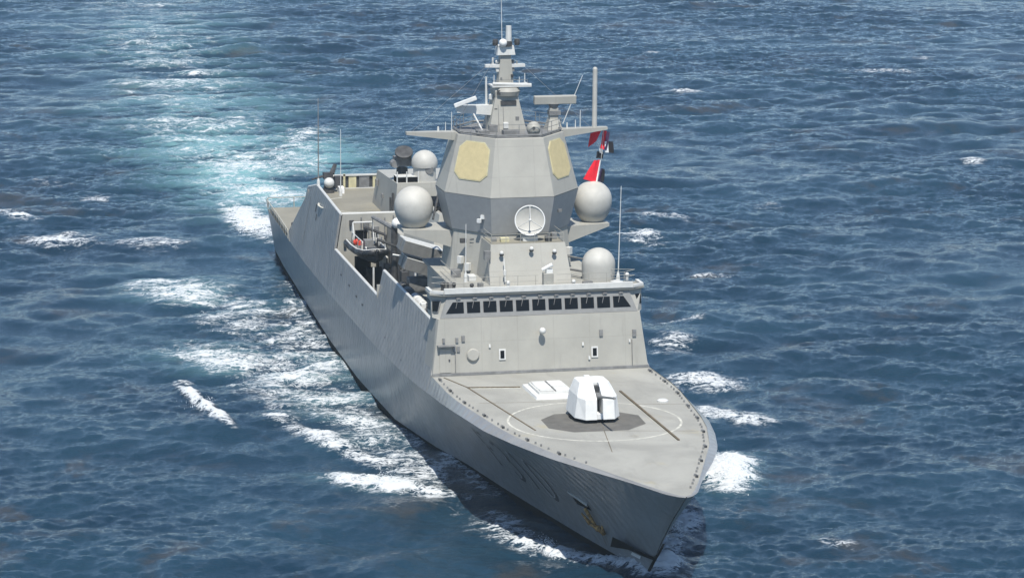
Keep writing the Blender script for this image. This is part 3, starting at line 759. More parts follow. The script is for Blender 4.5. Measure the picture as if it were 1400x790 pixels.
b = MB(); b.ring_prism([[bf(-8.7, 7.66, o), bf(8.7, 7.66, o), bf(8.7, 7.86, o), bf(-8.7, 7.86, o)] for o in (.0, .12)]); b.build("base_moulding", MID, bridge)

# lower decks between the side plates
for nm, x0, x1, z, mat in (("flight_deck", 0.0, 26.5, 5.0, FDECK), ("hangar_roof_deck", 26.5, 47.2, 11.3, FDECK), ("boat_deck", 47.3, 69.7, 7.2, DARK), ("weapon_deck", 69.7, 90.8, 10.2, DECK)):
    b = MB()
    xs = np.linspace(x0, x1, 8)
    b.grid([[(x, t * (min(side_y(x, z), lerp_tab(KN, x)) - .27), z + zz) for t in (-1, 0, 1)] for x in xs for zz in (0,)])
    o = b.build(nm, mat, ship)
    if nm == "flight_deck":
        fd = o
    if nm == "hangar_roof_deck":
        hd = o
    if nm == "weapon_deck": wdk = o
b = MB(); rows = []
for i in range(40): 
    t = R(200 + i * 4.0); rows.append([(36 + r * math.cos(t) * 1.0, -3.0 + r * math.sin(t), 11.305) for r in (4.4, 4.6)])
b.grid(rows); b.build("painted_arc", RING, hd)
b = MB()
for a_, b_ in (((2, 0), (25, 0)), ((13, -5.5), (13, 5.5))):
    t = Vector((b_[0] - a_[0], b_[1] - a_[1])).normalized(); n = Vector((-t.y, t.x)) * .12
    b.poly([(a_[0] + n.x, a_[1] + n.y, 5.005), (b_[0] + n.x, b_[1] + n.y, 5.005 + .001 * 0), (b_[0] - n.x, b_[1] - n.y, 5.005), (a_[0] - n.x, a_[1] - n.y, 5.005)])
b.build("landing_line", RING, fd)
# hangar after wall with its doors, boat-bay fore wall, inner casing
b = MB(); b.box(26.4, 26.7, -7.0, 7.0, 5.0, 11.3); b.build("hangar_bulkhead", GREY, ship)
for y0, y1 in ((-5.6, -.5), (.5, 5.6)):
    b = MB(); b.box(26.33, 26.40, y0, y1, 5.05, 10.0); b.build("hangar_door", LAUNCH, ship)
b = MB(); b.ring_prism([[(47.0, -side_y(47.2, z) + .2, z), (47.3, -side_y(47.2, z) + .2, z), (47.3, side_y(47.2, z) - .2, z), (47.0, side_y(47.2, z) - .2, z)] for z in (7.2, 12.4)][:2])
bayw = b.build("hangar_front_wall", GREY, ship)
b = MB(); b.tube((47.15, -7.5, 12.43), (47.15, -1.9, 12.43), .1, .1, 6); b.build("sunlit_edge_cap", LIGHT, bayw)  # pale line painting the wall's sunlit top edge
b = MB(); b.obox((47.4, -4.3, 10.9), (.25, .7, .6)); b.build("wall_locker", MID, bayw)
b = MB(); b.obox((47.4, -7.1, 9.6), (.2, .25, .5)); b.build("wall_lamp", DARK, bayw)
b = MB(); b.box(47.3, 80.0, -3.2, 3.2, 7.2, 11.5); b.box(69.5, 69.7, -8.4, 8.4, 7.2, 10.2); b.build("inner_casing", GREY, ship)
# after bulwark on the hangar roof with pale screens between dark gaps
b = MB(); b.box(26.5, 26.7, -4.8, 4.4, 12.55, 12.72); b.box(26.5, 26.7, -4.8, 4.4, 11.3, 11.36)
abw = b.build("after_screen", LIGHT, ship)
b = MB(); b.box(26.42, 26.5, -4.8, 4.4, 11.36, 12.55); b.build("screen_netting", DARK, abw)
for y0, y1, mt in ((-2.95, -2.2, YELLOWISH), (-1.9, -.9, MID), (-.55, .65, YELLOWISH), (1.0, 1.8, MID), (2.1, 3.2, YELLOWISH)):
    b = MB(); b.box(26.5, 26.62, y0, y1, 11.37, 12.53); b.build("screen_panel", mt, abw)
b = MB(); b.box(26.5, 26.7, -3.5, -3.3, 11.3, 12.75); b.build("screen_post", YELLOWISH, abw)

# flight-deck edge nets raised as rails
for sgn in (-1, 1):
    b = MB()
    n = 13
    xs = np.linspace(.2, 19.5, n)
    pt = lambda x, h: (x, sgn * (lerp_tab(KN, x) + .02 + h * .12), lerp_tab(KZ, x) + h)
    b.path([pt(x, 1.15) for x in xs], .045, 5); b.path([pt(x, .6) for x in xs], .02, 5)
    for x in xs: b.tube(pt(x, 0), pt(x, 1.15), .035, .035, 5)
    b.build("deck_edge_rail", RAILC, fd)
b = MB(); b.path([(.1, y, 6.1) for y in (-6.8, -3, 0, 3, 6.8)], .05, 5)
for y in (-6.8, -4.0, -1.4, 1.4, 4.0, 6.8): b.tube((.1, y, 5), (.1, y, 6.1), .06, .06, 5)
b.build("stern_rail", GREY, fd)
b = MB(); b.lathe((18.3, -7.0, 5), [(.22, 0), (.2, 1.2), (.3, 1.3), (.3, 1.6), (.05, 1.7)], 10); b.build("deck_light", DARK, fd)

# ------------------------------------------------------------------ deckhouse and radar tower
b = MB()
b.ring_prism([[(90.0, -3.35, 13.95), (90.0, 3.45, 13.95), (84.0, 3.45, 13.95), (84.0, -3.35, 13.95)], [(88.9, -2.95, 16.95), (88.9, 3.1, 16.95), (84.0, 3.1, 16.95), (84.0, -2.95, 16.95)]])
dh = b.build("deckhouse", GREY, ship)
b = MB(); b.poly([(88.85, -2.9, 16.955), (88.85, 3.05, 16.955), (85.0, 3.05, 16.955), (85.0, -2.9, 16.955)]); b.build("deckhouse_roof", FDECK, dh)
b = MB()
for z in (17.35, 17.7): b.path([(85.2, -2.85, z), (88.75, -2.85, z), (88.75, 3.0, z), (85.2, 3.0, z)], .025, 4)
for y in np.linspace(-2.85, 3.0, 6): b.tube((88.75, y, 16.95), (88.75, y, 17.7), .025, .025, 4)
b.build("guard_rail", GREY, dh)
def df(y, z, o=0): return (90.0 - 1.1 * (z - 13.95) / 3 + o, y, z)
for y, z in ((-2.2, 16.3), (.25, 16.55), (2.1, 16.3)):
    b = MB(); b.tube(df(y, z), df(y, z, .35), .08, .08, 6); b.sphere(df(y, z + .06, .4), .17, 10, 6); b.build("deck_lamp", LIGHT, dh, smooth=True)
    b = MB(); b.lathe(df(y, z - .16, .3), [(.16, 0), (.2, .12)], 8); b.build("lamp_bracket", DARK, dh)
b = MB(); b.lathe((92.6, .35, 15.5), [(.14, 0), (.16, .9)], 10, (.2, .9, .5)); b.obox((92.6, .9, 15.4), (.4, .5, .3)); b.build("signal_horn", WHITE, roof, smooth='auto')
b = MB(); b.box(92.35, 92.95, .40, 1.2, 13.95, 15.25); b.box(92.95, 93.0, .65, .95, 14.3, 14.6); b.build("ladder_casing", GREY, roof, bevel=.03)
b = MB(); b.tube(df(-2.1, 14.2, .5), df(-2.1, 16.0, .6), .05, .04, 6); b.lathe(df(-2.1, 14.7, .5), [(.12, 0), (.12, .4)], 8); b.build("pipe_mast", LIGHT, dh)
b = MB(); b.tube((90.2, -3.3, 13.95), (89.5, -3.3, 16.1), .04, .04, 5); b.obox((89.4, -3.35, 16.2), (.4, .5, .7)); b.build("equipment_cabinet", MID, dh)

def octr(cx, wf, ws, z, k=.68):      # octagon: front half-width wf, side half-width ws
    ls = wf * k
    return [(cx + ws, -wf, z), (cx + ws, wf, z), (cx + ls, ws, z), (cx - ls, ws, z), (cx - ws, wf, z), (cx - ws, -wf, z), (cx - ls, -ws, z), (cx + ls, -ws, z)]
T0, T1, T2 = octr(81.7, 2.35, 4.85, 17.35), octr(81.7, 2.6, 5.55, 20.33), octr(81.7, 1.95, 4.35, 24.95)
b = MB(); b.ring_prism([T1, T2]); tower = b.build("radar_tower", GREY, ship, bevel=.05)
b = MB(); b.ring_prism([T0, T1], cap1=False); b.build("tower_skirt", UNDERGREY, tower)
b = MB(); b.ring_prism([[(x, y, 11.5) for x, y, z in octr(81.7, 2.6, 5.3, 0)], [(x, y, 17.35) for x, y, z in octr(81.7, 2.3, 4.7, 0)]]); ped = b.build("tower_pedestal", GREY, ship)
b = MB(); b.obox((84.9, -4.3, 16.6), (.3, .5, .35)); b.build("pedestal_lamp", DARK, ped)
def face_frame(i, j):
    A_, B_, C_, D_ = Vector(T1[i]), Vector(T1[j]), Vector(T2[j]), Vector(T2[i])
    f = lambda u, v: (A_ * (1 - u) + B_ * u) * (1 - v) + (D_ * (1 - u) + C_ * u) * v
    n = (B_ - A_).cross(D_ - A_).normalized()
    ctr = (A_ + B_ + C_ + D_) / 4
    if n.dot(ctr - Vector((81.7, 0, 22))) < 0: n = -n
    return f, n
for i, j in ((7, 0), (1, 2), (3, 4), (5, 6)):
    f, n = face_frame(i, j)
    oc = lambda s: [(.5 + s * px * 1.18, .575 + s * py * .98) for px, py in ((-.19, -.31), (.19, -.31), (.31, -.20), (.31, .22), (.19, .33), (-.19, .33), (-.31, .22), (-.31, -.20))]
    b = MB(); b.ring_prism([[tuple(f(u, v)) for u, v in oc(1.0)], [tuple(f(u, v) + n * .07) for u, v in oc(1.0)]]); pn = b.build("radar_panel", CREAM, tower)
    b = MB(); o1, o2 = oc(1.0), oc(1.05)
    for k in range(8):
        k2 = (k + 1) % 8
        b.ring_prism([[tuple(f(*o1[k]) + n * e), tuple(f(*o1[k2]) + n * e), tuple(f(*o2[k2]) + n * e), tuple(f(*o2[k]) + n * e)] for e in (.01, .05)])
    b.build("panel_frame", YELLOWISH, pn)
b = MB(); b.poly([(81.7 + (x - 81.7) * .97, y * .97, 24.956) for x, y, z in T2]); b.build("tower_roof", MID, tower)
b = MB()
pts = [(81.7 + (x - 81.7) * .96, y * .96) for x, y, z in T2]; pts.append(pts[0])
for (x0, y0), (x1, y1) in zip(pts[:-1], pts[1:]):
    b.tube((x0, y0, 25.15), (x1, y1, 25.15), .08, .08, 5)
    for z in (25.6, 26.0): b.tube((x0, y0, z), (x1, y1, z), .022, .022, 4)
    b.tube((x0, y0, 24.95), (x0, y0, 26.0), .03, .03, 4); b.tube(((x0 + x1) / 2, (y0 + y1) / 2, 24.95), ((x0 + x1) / 2, (y0 + y1) / 2, 26.0), .03, .03, 4)
b.build("guard_rail", MID, tower)
# yardarms
for s in (-1, 1):
    b = MB(); b.ring_prism([[(82.3, s * 4.2, 24.3), (81.1, s * 4.2, 24.3), (81.1, s * 4.2, 24.98), (82.3, s * 4.2, 24.98)], [(81.95, s * 8.35, 24.82), (81.45, s * 8.35, 24.82), (81.45, s * 8.35, 25.04), (81.95, s * 8.35, 25.04)]])
    ya = b.build("yardarm", GREY, tower)
    b = MB()
    for y, h, r in ((5.0, .5, .08), (5.7, .7, .05), (6.1, 1.5, .04)) if s > 0 else ((5.7, .45, .1), (4.6, 1.6, .04), (5.1, .8, .04)): b.tube((81.7, s * y, 24.95), (81.7, s * y, 24.95 + h), r, r * .7, 6)
    b.build("yard_antenna", LIGHT, ya)
b = MB(); b.tube((81.7, 7.3, 24.95), (81.7, 7.3, 29.8), .21, .19, 12); b.lathe((81.7, 7.3, 29.8), [(.19, 0), (.12, .12), (.01, .15)], 12); b.build("pole_antenna", RADOME, tower, smooth='auto')
# flat bar radar on its pedestal, port side of the tower roof
b = MB(); b.ring_prism([[(82.4, 3.2, 24.95), (82.4, 4.5, 24.95), (81.0, 4.5, 24.95), (81.0, 3.2, 24.95)], [(82.1, 3.45, 25.8), (82.1, 4.25, 25.8), (81.3, 4.25, 25.8), (81.3, 3.45, 25.8)]]); b.box(81.45, 81.95, 3.5, 4.2, 25.8, 26.7)
rp = b.build("bar_radar", GREY, tower)
b = MB(); b.obox((81.7, 3.9, 26.3), (.7, .95, .35)); b.lathe((81.7, 3.85, 26.7), [(.3, 0), (.5, .35)], 12); b.build("radar_gearbox", MID, rp)
b = MB(); b.obox((81.75, 3.95, 27.35), (.45, 3.5, .68), (0, .1, 0)); b.build("radar_bar", GREY, rp, bevel=.05)
b = MB(); b.tube((81.9, 4.6, 25.4), (81.9, 6.2, 29.3), .04, .02, 5); b.build("slanted_whip", LIGHT, rp)
b = MB(); b.sphere((85.2, 1.35, 25.55), .58, 16, 10); b.tube((85.1, 1.35, 24.6), (85.1, 1.35, 25.3), .5, .4, 10); db = b.build("camera_ball", GREY, tower, smooth=True)
b = MB(); b.lathe((85.72, 1.25, 25.65), [(.14, 0), (.12, .05)], 10, (1, 0, .1)); b.build("camera_lens", DARK, db)
b = MB()
for y in (-3.6, -2.4, 2.0, 2.7): b.tube((84.5, y, 24.95), (84.5, y, 26.6), .02, .02, 4)
b.box(83.4, 84.2, -3.0, -2.0, 24.96, 25.3); b.box(83.6, 84.4, -.9, .4, 24.96, 25.3); b.build("roof_gear", MID, tower)

# mast
b = MB(); q = lambda wx, wy, z, x=80.7: [(x + wx, -wy, z), (x + wx, wy, z), (x - wx, wy, z), (x - wx, -wy, z)]
b.ring_prism([q(1.35, 1.55, 24.9), q(.85, .95, 27.6), q(.9, 1.0, 28.1), q(.75, .9, 28.5)])
mast = b.build("mast", GREY, ship, bevel=.04)
b = MB(); b.ring_prism([q(.5, .62, 28.6), q(.35, .42, 31.0)]); b.build("upper_mast", GREY, mast)
b = MB(); b.box(79.7, 81.7, -1.25, 2.0, 28.45, 28.58); b.tube((81.6, -1.2, 28.75), (81.6, 2.0, 28.6), .12, .12, 6); b.build("mast_platform", LIGHT, mast)
b = MB(); b.box(81.45, 81.75, -.55, .75, 27.0, 27.35); b.box(81.3, 81.7, -.2, .3, 26.3, 26.6); b.build("mast_recess", DARK, mast)
for s in (-1, 1):
    b = MB(); b.ring_prism([[(81.0, s * .35, 29.95), (80.4, s * .35, 29.95), (80.4, s * .35, 30.22), (81.0, s * .35, 30.22)], [(80.9, s * 1.65, 29.98), (80.5, s * 1.65, 29.98), (80.5, s * 1.65, 30.2), (80.9, s * 1.65, 30.2)]]); cs = b.build("cross_arm", LIGHT, mast)
    b = MB(); b.tube((80.7, s * 1.0, 30.2), (80.7, s * 1.0, 30.75 if s < 0 else 30.45), .09, .07, 6); b.box(80.55, 80.9, s * .6 - .15, s * .6 + .15, 29.62, 29.95); b.sphere((80.75, s * .65, 30.42), .16, 8, 6); b.build("arm_sensor", MID if s > 0 else LIGHT, cs)
b = MB(); b.ring_prism([q(.55, .75, 31.0), q(.5, .62, 31.75)]); b.tube((80.7, .3, 31.75), (80.7, .3, 33.3), .26, .22, 10); mh = b.build("mast_head", LIGHT, mast)
b = MB(); b.sphere((81.3, -.3, 32.0), .34, 14, 8); b.build("sensor_dome", WHITE, mh, smooth=True)
for y in (-.85, .95):
    b = MB(); b.lathe((80.9, y, 31.75), [(.2, 0), (.24, .25), (.2, .5)], 10); b.build("mast_lamp", DARK, mh)
b = MB(); b.obox((81.2, .2, 31.9), (.3, .5, .4)); b.build("sensor_box", DARK, mh)
b = MB(); b.tube((80.7, -.25, 32.0), (80.7, -.35, 36.2), .035, .02, 5); b.build("mast_whip", LIGHT, mh)
b = MB(); b.tube((80.7, -1.5, 26.6), (80.7, -1.55, 29.2), .11, .08, 8); b.lathe((80.9, -1.15, 27.4), [(.22, 0), (.22, .35), (.05, .45)], 10); b.build("side_aerial", LIGHT, mast)
b = MB(); b.ring_prism([[(81.3, -.7, 26.1), (80.3, -.7, 26.1), (80.3, -.7, 26.95), (81.3, -.7, 26.95)], [(81.1, -4.0, 26.4), (80.6, -4.0, 26.4), (80.6, -4.0, 26.95), (81.1, -4.0, 26.95)]]); na = b.build("radar_arm", LIGHT, mast)
b = MB(); b.obox((81.4, -3.4, 27.3), (.4, 1.9, .35), (R(22), 0, R(-25))); b.build("navigation_radar", WHITE, na, bevel=.05)
b = MB(); b.tube((81.3, -2.7, 26.3), (82.2, -2.1, 24.95), .07, .07, 6); b.build("arm_strut", LIGHT, na)
b = MB(); b.path([(81.0, -1.6, 25.0), (81.0, -1.3, 27.3)], .03, 4); b.build("mast_cable", MID, mast)
b = MB(); b.path([(81.9, .35, 25.0), (81.5, .35, 26.9)], .05, 4); b.build("mast_cable", MID, mast)
b = MB(); b.box(82.2, 82.7, -1.7, -1.0, 24.96, 25.5); b.build("mast_box", MID, mast)

# small gear that breaks up the mast: ladder, cable runs, brackets, lamps, stub aerials
b = MB()
for z in np.arange(25.2, 27.3, .3): b.tube((82.02 - .24 * (z - 25), -.75, z), (82.02 - .24 * (z - 25), -.35, z), .025, .025, 4)
for y in (-.75, -.35): b.tube((82.1, y, 25.0), (81.55, y, 27.4), .03, .03, 4)
b.build("mast_ladder", MID, mast)
for x, y, z, s_, mt in ((81.75, .8, 25.9, .3, MID), (81.6, -.95, 26.6, .25, DARK), (81.6, .75, 27.9, .3, MID), (81.65, -.7, 28.05, .28, DARK), (81.2, .5, 29.3, .2, DARK), (81.15, -.4, 29.1, .16, MID), (82.0, -.2, 25.4, .4, LIGHT)):
    b = MB(); b.obox((x, y, z), (s_, s_, s_ * 1.2)); b.build("mast_box", mt, mast, bevel=.02)
for y, z0, z1 in ((1.55, 28.6, 29.5), (1.1, 28.6, 29.2), (-1.0, 28.6, 29.4)):
    b = MB(); b.tube((81.2, y, z0), (81.2, y, z1), .05, .03, 5); b.build("stub_aerial", LIGHT, mast)
b = MB(); b.path([(81.5, -1.0, 29.0), (81.5, 1.7, 29.0)], .025, 4)
for y in (-1.0, .4, 1.7): b.tube((81.5, y, 28.5), (81.5, y, 29.0), .025, .025, 4)
b.build("platform_rail", MID, mast)
b = MB(); b.lathe((81.0, .1, 28.1), [(1.0, -.35), (1.12, 0), (.95, .3)], 16); b.build("mast_collar", GREY, mast, smooth='auto')
for y, z in ((-3.3, 18.4), (-3.0, 18.7)):
    b = MB(); b.obox((86.2, y, z), (.3, .22, .3), (0, 0, .7)); b.build("skirt_fitting", WHITE, tower)
for y, z in ((2.6, 18.0), (-1.2, 19.2), (3.4, 19.0)):
    b = MB(); b.obox((86.75 if abs(y) < 2.4 else 86.0, y, z), (.25, .3, .2)); b.build("skirt_fitting", MID, tower)
b = MB()
for z in np.arange(14.2, 17.0, .32): b.tube((84.75, -3.75 + .02, z), (85.05, -3.45, z), .025, .025, 4)
b.build("pedestal_ladder", MID, ped)
for x, y, z in ((84.6, -4.45, 15.0), (85.1, -3.95, 14.5), (84.4, 4.6, 15.4)):
    b = MB(); b.obox((x, y, z), (.4, .4, .6), (0, 0, .75)); b.build("wall_box", LIGHT, ped, bevel=.02)
# wires from the mast down to the yards
for y0, z0, y1, z1 in ((-1.5, 30.1, -7.9, 25.0), (1.5, 30.1, 7.0, 25.0), (-.4, 31.5, -4.5, 25.1)):
    b = MB(); b.tube((80.7, y0, z0), (81.7, y1, z1), .014, .014, 4); b.build("rigging_wire", MID, mast)
# lockers, lamps and pipes scattered on the pilot-house roof and deckhouse roof
for x, y, z, a_, c_, h_, mt in ((88.0, -4.3, 13.95, .9, .6, .45, LIGHT), (86.3, -5.2, 13.95, .7, .7, .6, MID), (90.8, -4.2, 13.95, .5, .4, .35, MID), (91.6, 4.3, 13.95, .4, .8, .3, MID), (87.4, 7.0, 13.95, .5, .5, .5, DARK), (91.0, -7.0, 13.95, .4, .4, .5, DARK), (90.7, -6.6, 13.95, .3, .5, .4, MID)):
    b = MB(); b.box(x - a_ / 2, x + a_ / 2, y - c_ / 2, y + c_ / 2, z, z + h_); b.build("roof_locker", mt, roof, bevel=.03)
for x, y, a_, c_, h_, mt in ((87.9, -1.6, .5, .7, .35, YELLOWISH), (88.2, 1.9, .5, .5, .4, DARK), (87.2, 2.6, .6, .4, .5, MID), (87.6, -2.4, .4, .4, .3, MID)):
    b = MB(); b.box(x - a_ / 2, x + a_ / 2, y - c_ / 2, y + c_ / 2, 16.95, 16.95 + h_); b.build("roof_box", mt, dh, bevel=.03)

# sponsons and big radomes either side of the tower
def radome(name, c, r, base_h, base_r):
    b = MB()
    prof = [(base_r, -base_h)] + [(base_r + (r - base_r) * (1 - (k / 10) ** 2.3), -base_h * k / 10) for k in range(9, 0, -1)] + [(r * math.cos(R(t)), r * math.sin(R(t))) for t in np.linspace(0, 90, 14)]
    b.lathe(c, prof, 32); return b.build(name, RADOME, ship, smooth='auto')
for s in (-1, 1):
    b = MB()
    b.ring_prism([[(82.9, s * 4.3, 15.55), (78.8, s * 4.3, 15.55), (78.8, s * 4.3, 17.1), (82.9, s * 4.3, 17.1)], [(82.0, s * 8.6, 16.85), (79.4, s * 8.6, 16.85), (79.4, s * 8.6, 17.1), (82.0, s * 8.6, 17.1)]])
    b.build("radome_sponson", GREY, ship)
    rd = radome("satellite_radome", (80.7, s * 7.5, 18.86), 1.58, 1.76, .86)
    b = MB(); b.lathe((80.7, s * 7.5, 17.1), [(.92, .002), (.92, .10)], 24); b.build("radome_flange", MID, rd)
rd = radome("satellite_radome", (89.4, 5.75, 15.15), 1.34, 1.2, 1.28)
b = MB(); b.tube((89.4, 4.6, 15.6), (87.2, 3.3, 15.6), .08, .08, 6); b.tube((89.4, 4.6, 14.6), (87.5, 3.3, 14.6), .1, .1, 6); b.build("cable_tray", MID, rd)
# dish antenna on the deckhouse roof
b = MB(); b.box(87.2, 88.0, -.1, 1.1, 16.95, 17.35); b.tube((87.6, .5, 17.3), (87.5, .5, 18.2), .16, .12, 8); dsh = b.build("dish_antenna", LIGHT, ship)
dax = Vector((.96, -.20, .22)).normalized(); dc = Vector((87.7, .5, 18.55))
b = MB(); prof = [(.02, 0)] + [(1.15 * k / 8, .32 * (k / 8) ** 2) for k in range(1, 9)] + [(1.2, .34), (1.2, .30)] + [(1.15 * k / 8, .32 * (k / 8) ** 2 - .05) for k in range(8, 0, -1)]
b.lathe(dc, prof, 32, dax); b.build("dish_reflector", RADOME, dsh, smooth='auto')
b = MB(); aa = dax.orthogonal().normalized(); bb = dax.cross(aa); ap = dc + dax * .95
for k in range(3):
    t = R(90 + 120 * k); up = Vector((0, 0, 1)) - dax * dax.z; up.normalize(); rt = dax.cross(up)
    b.tube(dc + dax * .32 + 1.15 * (math.cos(t) * rt + math.sin(t) * up), ap, .03, .03, 5)
b.sphere(ap, .12, 8, 6); b.build("dish_feed", LIGHT, dsh)
n = 32
b = MB(); up = (Vector((0, 0, 1)) - dax * dax.z).normalized(); rt = dax.cross(up)
ringp = [dc + dax * .33 + 1.18 * (math.cos(2 * math.pi * k / n) * rt + math.sin(2 * math.pi * k / n) * up) for k in range(n + 1)]
b.path(ringp, .05, 5); b.build("dish_rim", WHITE, dsh)

# bridge roof gear, whips, lamps
def whip(x, y, z0, z1, r, mat, name="whip_antenna", lean=(0, 0)):
    b = MB(); b.tube((x, y, z0), (x + lean[0], y + lean[1], z1), r, r * .5, 6); o = b.build(name, mat, ship)
    b = MB(); b.lathe((x, y, z0), [(.18, 0), (.14, .5), (.06, .8)], 8); b.build("whip_base", LIGHT, o); return o
whip(90.6, 7.05, 13.95, 21.6, .05, LIGHT, lean=(0, .15)); whip(88.6, -4.9, 13.95, 18.6, .06, LIGHT)
whip(31.2, -6.75, 12.4, 20.9, .075, MID); whip(30.8, -4.5, 11.3, 17.8, .05, LIGHT)
b = MB(); b.lathe((91.5, 6.7, 13.95), [(.55, 0), (.5, .2), (.2, .3)], 14); b.build("roof_vent", LIGHT, ship)
for x, y in ((91.6, -6.5), (92.2, -5.2), (91.8, -2.2), (92.2, 3.0), (91.5, -7.4), (90.2, 7.9)):
    b = MB(); b.tube((x, y, 13.95), (x, y, 14.35), .12, .12, 8); b.sphere((x, y, 14.4), .18, 8, 6); b.build("roof_lamp", LIGHT if y > -3 else DARK, ship)
b = MB()
for z in (14.5, 14.95): b.path([(84.2, -6.0, z), (90.6, -6.1, z), (91.2, -8.2, z), (91.9, -7.2, z), (91.9, .2, z)], .022, 4); b.path([(91.9, 1.7, z), (91.9, 7.2, z), (91.0, 8.3, z), (90.4, 6.1, z), (84.2, 6.0, z)], .022, 4)
for y in np.linspace(-7.2, 7.2, 11): b.tube((91.9, y, 13.95), (91.9, y, 14.95), .025, .025, 4)
b.build("roof_guard_rail", GREY, ship)

# missile canisters on the weapon deck, slanted out to starboard
b = MB(); b.ring_prism([[(75.0, -2.9, 10.2), (75.0, -4.5, 10.2), (71.2, -4.5, 10.2), (71.2, -2.9, 10.2)], [(74.6, -2.9, 13.3), (74.6, -3.9, 13.3), (71.4, -3.9, 13.3), (71.4, -2.9, 13.3)]])
ml = b.build("missile_launcher", GREY, ship)
def canister(y0, z0, y1, z1, x0, x1, th, nm):
    d_ = Vector((0, y1 - y0, z1 - z0)).normalized(); n_ = Vector((0, -d_.z, d_.y))
    if n_.z < 0: n_ = -n_
    P0, P1 = Vector((0, y0, z0)), Vector((0, y1, z1))
    b = MB(); b.ring_prism([[tuple(P + n_ * e + Vector((x, 0, 0))) for x, e in ((x0, -th / 2), (x1, -th / 2), (x1, th / 2), (x0, th / 2))] for P in (P0, P1)])
    o = b.build(nm, LAUNCH, ml, bevel=.04)
    b = MB(); b.ring_prism([[tuple(P + n_ * e + Vector((x, 0, 0))) for x, e in ((x0, th / 2 + .003), (x1 + .02, th / 2 + .003), (x1 + .02, th / 2 + .06), (x0, th / 2 + .06))] for P in (P0, P1)]); b.build("canister_lit_top", LIGHT, o)  # pale sheet stands in for sunlight on the canister's upper side
for zoff in (0, -1.45):
    for x0, x1 in ((71.6, 72.8), (73.0, 74.2)):
        canister(-7.0 + (.15 if zoff else 0), 14.25 + zoff, -3.65, 13.2 + zoff, x0, x1, 1.0, "missile_canister")
b = MB(); b.box(74.3, 75.5, -3.6, -2.9, 10.2, 13.9); b.ring_prism([[(75.6, -3.3, 10.2), (75.6, -2.2, 10.2), (75.2, -2.2, 10.2), (75.2, -3.3, 10.2)], [(75.4, -3.0, 14.2), (75.4, -1.6, 14.2), (75.2, -1.6, 14.2), (75.2, -3.0, 14.2)]]); b.build("blast_screen", LAUNCH, ml)

# gear along the weapon deck bulwark: reels, lockers, raft canisters
for (x, y, r, l, mat, nm) in ((74.5, -7.1, .55, .9, DARK, "hose_reel"), (76.2, -7.0, .5, .9, MID, "hose_reel"), (79.0, -6.9, .42, 1.5, LIGHT, "life_raft"), (80.9, -6.9, .42, 1.5, LIGHT, "life_raft"), (83.0, -6.8, .4, .8, DARK, "hose_reel"), (84.8, -6.9, .5, 1.0, DARK, "hose_reel")):
    b = MB(); b.lathe((x - l / 2, y, 10.75), [(r * .8, 0), (r, .08), (r, l - .08), (r * .8, l)], 14, (1, 0, 0)); o = b.build(nm, mat, ship, smooth='auto')
    b = MB(); b.box(x - l / 2, x + l / 2, y - r * .8, y + r * .8, 10.2, 10.4); b.build("cradle", MID, o)
for (x, y, sx, sy, sz, mat) in ((73.0, -5.6, 1.2, 1.6, 1.2, MID), (78.0, -5.2, .9, .9, 1.5, LIGHT), (80.2, -5.4, .7, .7, 1.7, LIGHT), (82.3, -5.6, 1.1, .6, 1.1, DARK), (77.0, -6.0, 2.2, .3, .4, MID), (85.3, -7.2, 1.2, .5, .9, MID), (83.7, -7.3, .4, .4, 1.2, WHITE), (81.7, -5.9, .5, .5, 1.9, MID)):
    b = MB(); b.box(x - sx / 2, x + sx / 2, y - sy / 2, y + sy / 2, 10.2, 10.2 + sz); b.build("deck_locker", mat, ship, bevel=.04)
b = MB()
for x in (76.5, 79.5, 82.0, 84.0): b.tube((x, -4.6, 10.2), (x + .3, -4.6, 12.0), .06, .06, 5); b.sphere((x + .3, -4.6, 12.1), .14, 8, 5)
b.path([(71, -5.2, 11.0), (71, -5.2, 12.6), (70.4, -7.2, 12.9)], .08, 5); b.build("deck_stanchion", LIGHT, ship)
# signal lamp platform between the bulwark and the bridge
for x, y, sx, sy, sz, mat in ((86.2, -7.2, .9, .6, 1.1, DARK), (87.6, -7.3, .7, .5, 1.7, MID), (88.8, -7.0, .6, .9, 1.0, DARK), (89.9, -7.3, .5, .6, 1.9, DARK), (88.2, -6.6, .4, .4, 2.1, LIGHT), (86.9, -6.6, .5, .5, 1.2, WHITE)):
    b = MB(); b.box(x - sx / 2, x + sx / 2, y - sy / 2, y + sy / 2, 10.2, 10.2 + sz); b.tube((x, y, 10.2 + sz), (x, y, 10.7 + sz), .12, .12, 6); b.tube((x - .3, y - .2, 10.4 + sz), (x + .3, y + .2, 10.4 + sz), .1, .1, 6); b.build("deck_equipment", mat, ship, bevel=.03)

# boat crane
b = MB(); b.tube((57.0, -4.4, 7.2), (57.0, -4.4, 12.9), .32, .28, 10); cr_ = b.build("boat_crane", DARK, ship)
b = MB(); b.tube((57.0, -4.4, 12.7), (53.0, -5.6, 13.1), .24, .16, 8); b.tube((53.0, -5.6, 13.0), (53.0, -5.6, 11.2), .04, .04, 5); b.build("crane_jib", MID, cr_)
b = MB(); b.sphere((57.2, -4.2, 13.2), .5, 10, 7); b.build("crane_head", WHITE, cr_, smooth=True)
for x0, x1 in ((50.0, 50.6), (55.4, 56.0)):
    b = MB(); b.box(x0, x1, -6.7, -5.3, 7.2, 9.0); b.build("boat_cradle", BLACK, ship)
b = MB(); b.box(51, 55, -4.4, -3.4, 7.2, 8.6); b.build("deck_locker", DARK, ship)
b = MB(); b.tube((60.8, -7.0, 7.2), (60.8, -7.0, 10.0), .09, .09, 6); b.build("bay_post", LIGHT, ship)

